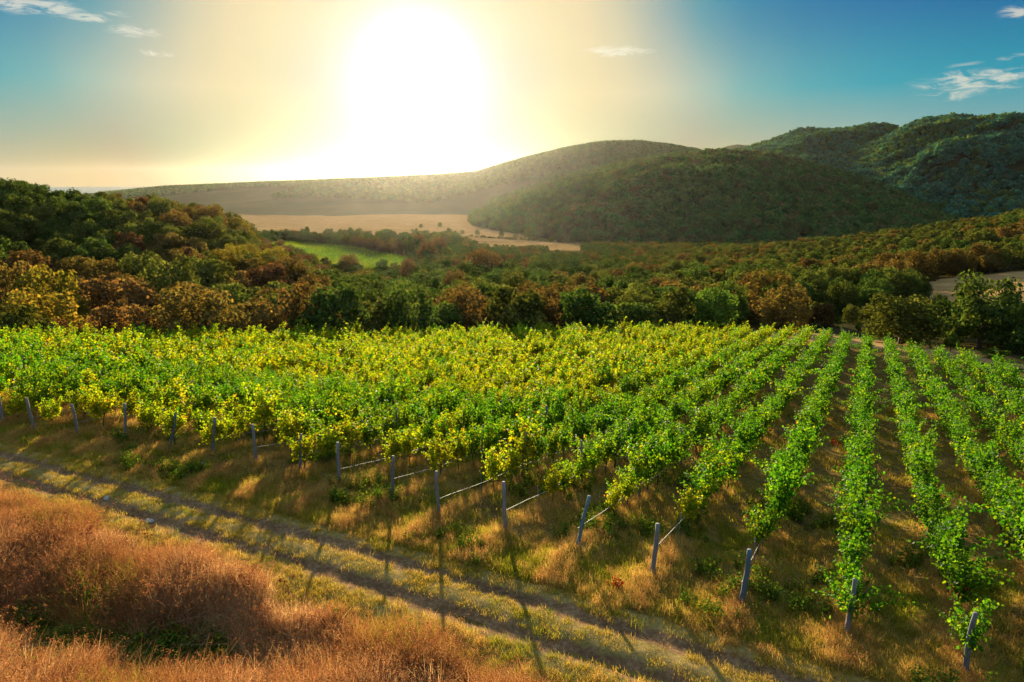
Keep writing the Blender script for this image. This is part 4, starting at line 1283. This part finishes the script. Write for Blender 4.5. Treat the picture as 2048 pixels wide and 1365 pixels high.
# pale rock faces at the foot of the rounded hill
rock_m = ground_mat('limestone', [(0.3, (.13, .13, .13)), (0.7, (.22, .215, .20))], .2, 1.0)
for i, (px, py, wd, hg, lab) in enumerate(((1745, 424, 70, 6, 'long pale limestone cliff at the foot of the rounded hill'), (1568, 457, 14, 7, 'small white rock face low on the rounded hill'), (1655, 437, 24, 4, 'short pale rock ledge between the cliff and the white rock face'))):
    a, e = azel(px, py); hl = HILLS['middle']
    rr_ = np.linspace(700, 1400, 400); zz = hl.z(rr_ * sin(a), rr_ * cos(a))
    ii = int(np.argmax(zz / rr_ > tan(e))); r = rr_[ii] if zz[ii] / rr_[ii] > tan(e) else 1000
    gg = np.random.default_rng(i + 3); parts = []
    for j in range(int(wd / 5)):
        da = (j - wd / 10) * 5 / r + gg.normal(0, .001); rr = r + gg.normal(0, 6) + (abs(da) * 100)
        x, y = rr * sin(a + da), rr * cos(a + da); z = float(hl.z(np.array([x]), np.array([y]))[0]); s = gg.uniform(.5, 1.1)
        parts.append(tube([(x, y, z - 3), (x, y, z + hg * .4 * s), (x + 1, y + 2, z + hg * .8 * s), (x + 1, y + 3, z + hg * s)], [3.6, 3.4, 2.6, 1.0], 7, i * 40 + j))
    V, Q = join(parts)
    tag(link('rock_outcrop', mesh_np('rock_outcrop', V, Q, rock_m), None), lab, 'rock face')

# ------------------------------------------------------------------ shrubs at the edges
SHW = [mesh_np('shrub_foliage', *(lambda c_: (c_[0], c_[1], M_WEED, c_[2]))(make_crown(820 + i, 8, 900, .085, [(.07, .12, .015), (.12, .16, .02), (.17, .17, .02)] if i < 2 else [(.10, .06, .02), (.08, .05, .02)], [.4, .35, .25] if i < 2 else [.5, .5], .9))) for i in range(3)]
for i, (px, py, h, w_, kd, lab) in enumerate(((1325, 643, 1.9, 1.5, 0, 'bright green shrub poking above the far vine edge'), (797, 648, 3.0, 1.8, 0, 'small yellow-green sapling in front of the dark wood'), (850, 652, 1.6, 3.2, 2, 'low brown bush at the field edge'),
                                             (880, 650, 1.5, 3.0, 2, 'second low brown bush right of the sapling'), (1000, 650, 2.0, 2.2, 1, 'green bush breaking the field edge in the middle'), (1716, 664, 2.3, 1.5, 0, 'small green conifer-like bush left of the broad oak'), (1675, 655, 2.6, 1.8, 1, 'dark little bush on the tan strip'),
                                             (1900, 705, 3.2, 2.4, 1, 'dark upright bush at the foot of the broad oak'), (2035, 700, 3.0, 2.6, 0, 'yellow-green bush cut by the right edge'), (1990, 718, 1.7, 3.6, 1, 'low dark bush behind the last vine rows'), (1130, 648, 1.4, 1.5, 1, 'small bush on the field edge below the pale tree'))):
    x, y = on_pixel(px, py); z = H(x, y)
    root = link('shrub', None, None, (x, y, z - .1), (0, 0, i), (w_, w_, h))
    tag(root, lab, 'shrub', 'shrubs along the field edge')
    link('foliage', SHW[kd], root); link('stem', TRK[i % 4], root)

# ------------------------------------------------------------------ haze over the whole valley
hz, t = new_mat('haze_air')
vol = t.node('ShaderNodeVolumePrincipled')
vol.inputs['Density'].default_value = 0.0000085
vol.inputs['Color'].default_value = (0.97, 0.93, 0.88, 1)
vol.inputs['Anisotropy'].default_value = 0.82
for nm in ('Density Attribute', 'Color Attribute', 'Temperature Attribute'):
    if nm in vol.inputs: vol.inputs[nm].default_value = ''
t.l.new(vol.outputs[0], t.node('ShaderNodeOutputMaterial').inputs['Volume'])
hz.cycles.homogeneous_volume = True
x0, x1, y0, y1, z0, z1 = -12600, 12600, -12600, 12600, -109, 222
V = [(x0, y0, z0), (x1, y0, z0), (x1, y1, z0), (x0, y1, z0), (x0, y0, z1), (x1, y0, z1), (x1, y1, z1), (x0, y1, z1)]
Q = [(0, 3, 2, 1), (4, 5, 6, 7), (0, 1, 5, 4), (1, 2, 6, 5), (2, 3, 7, 6), (3, 0, 4, 7)]
tag(link('haze', mesh_np('haze', V, Q, hz)), 'thin golden morning haze filling the valley', None, None, 'stuff')
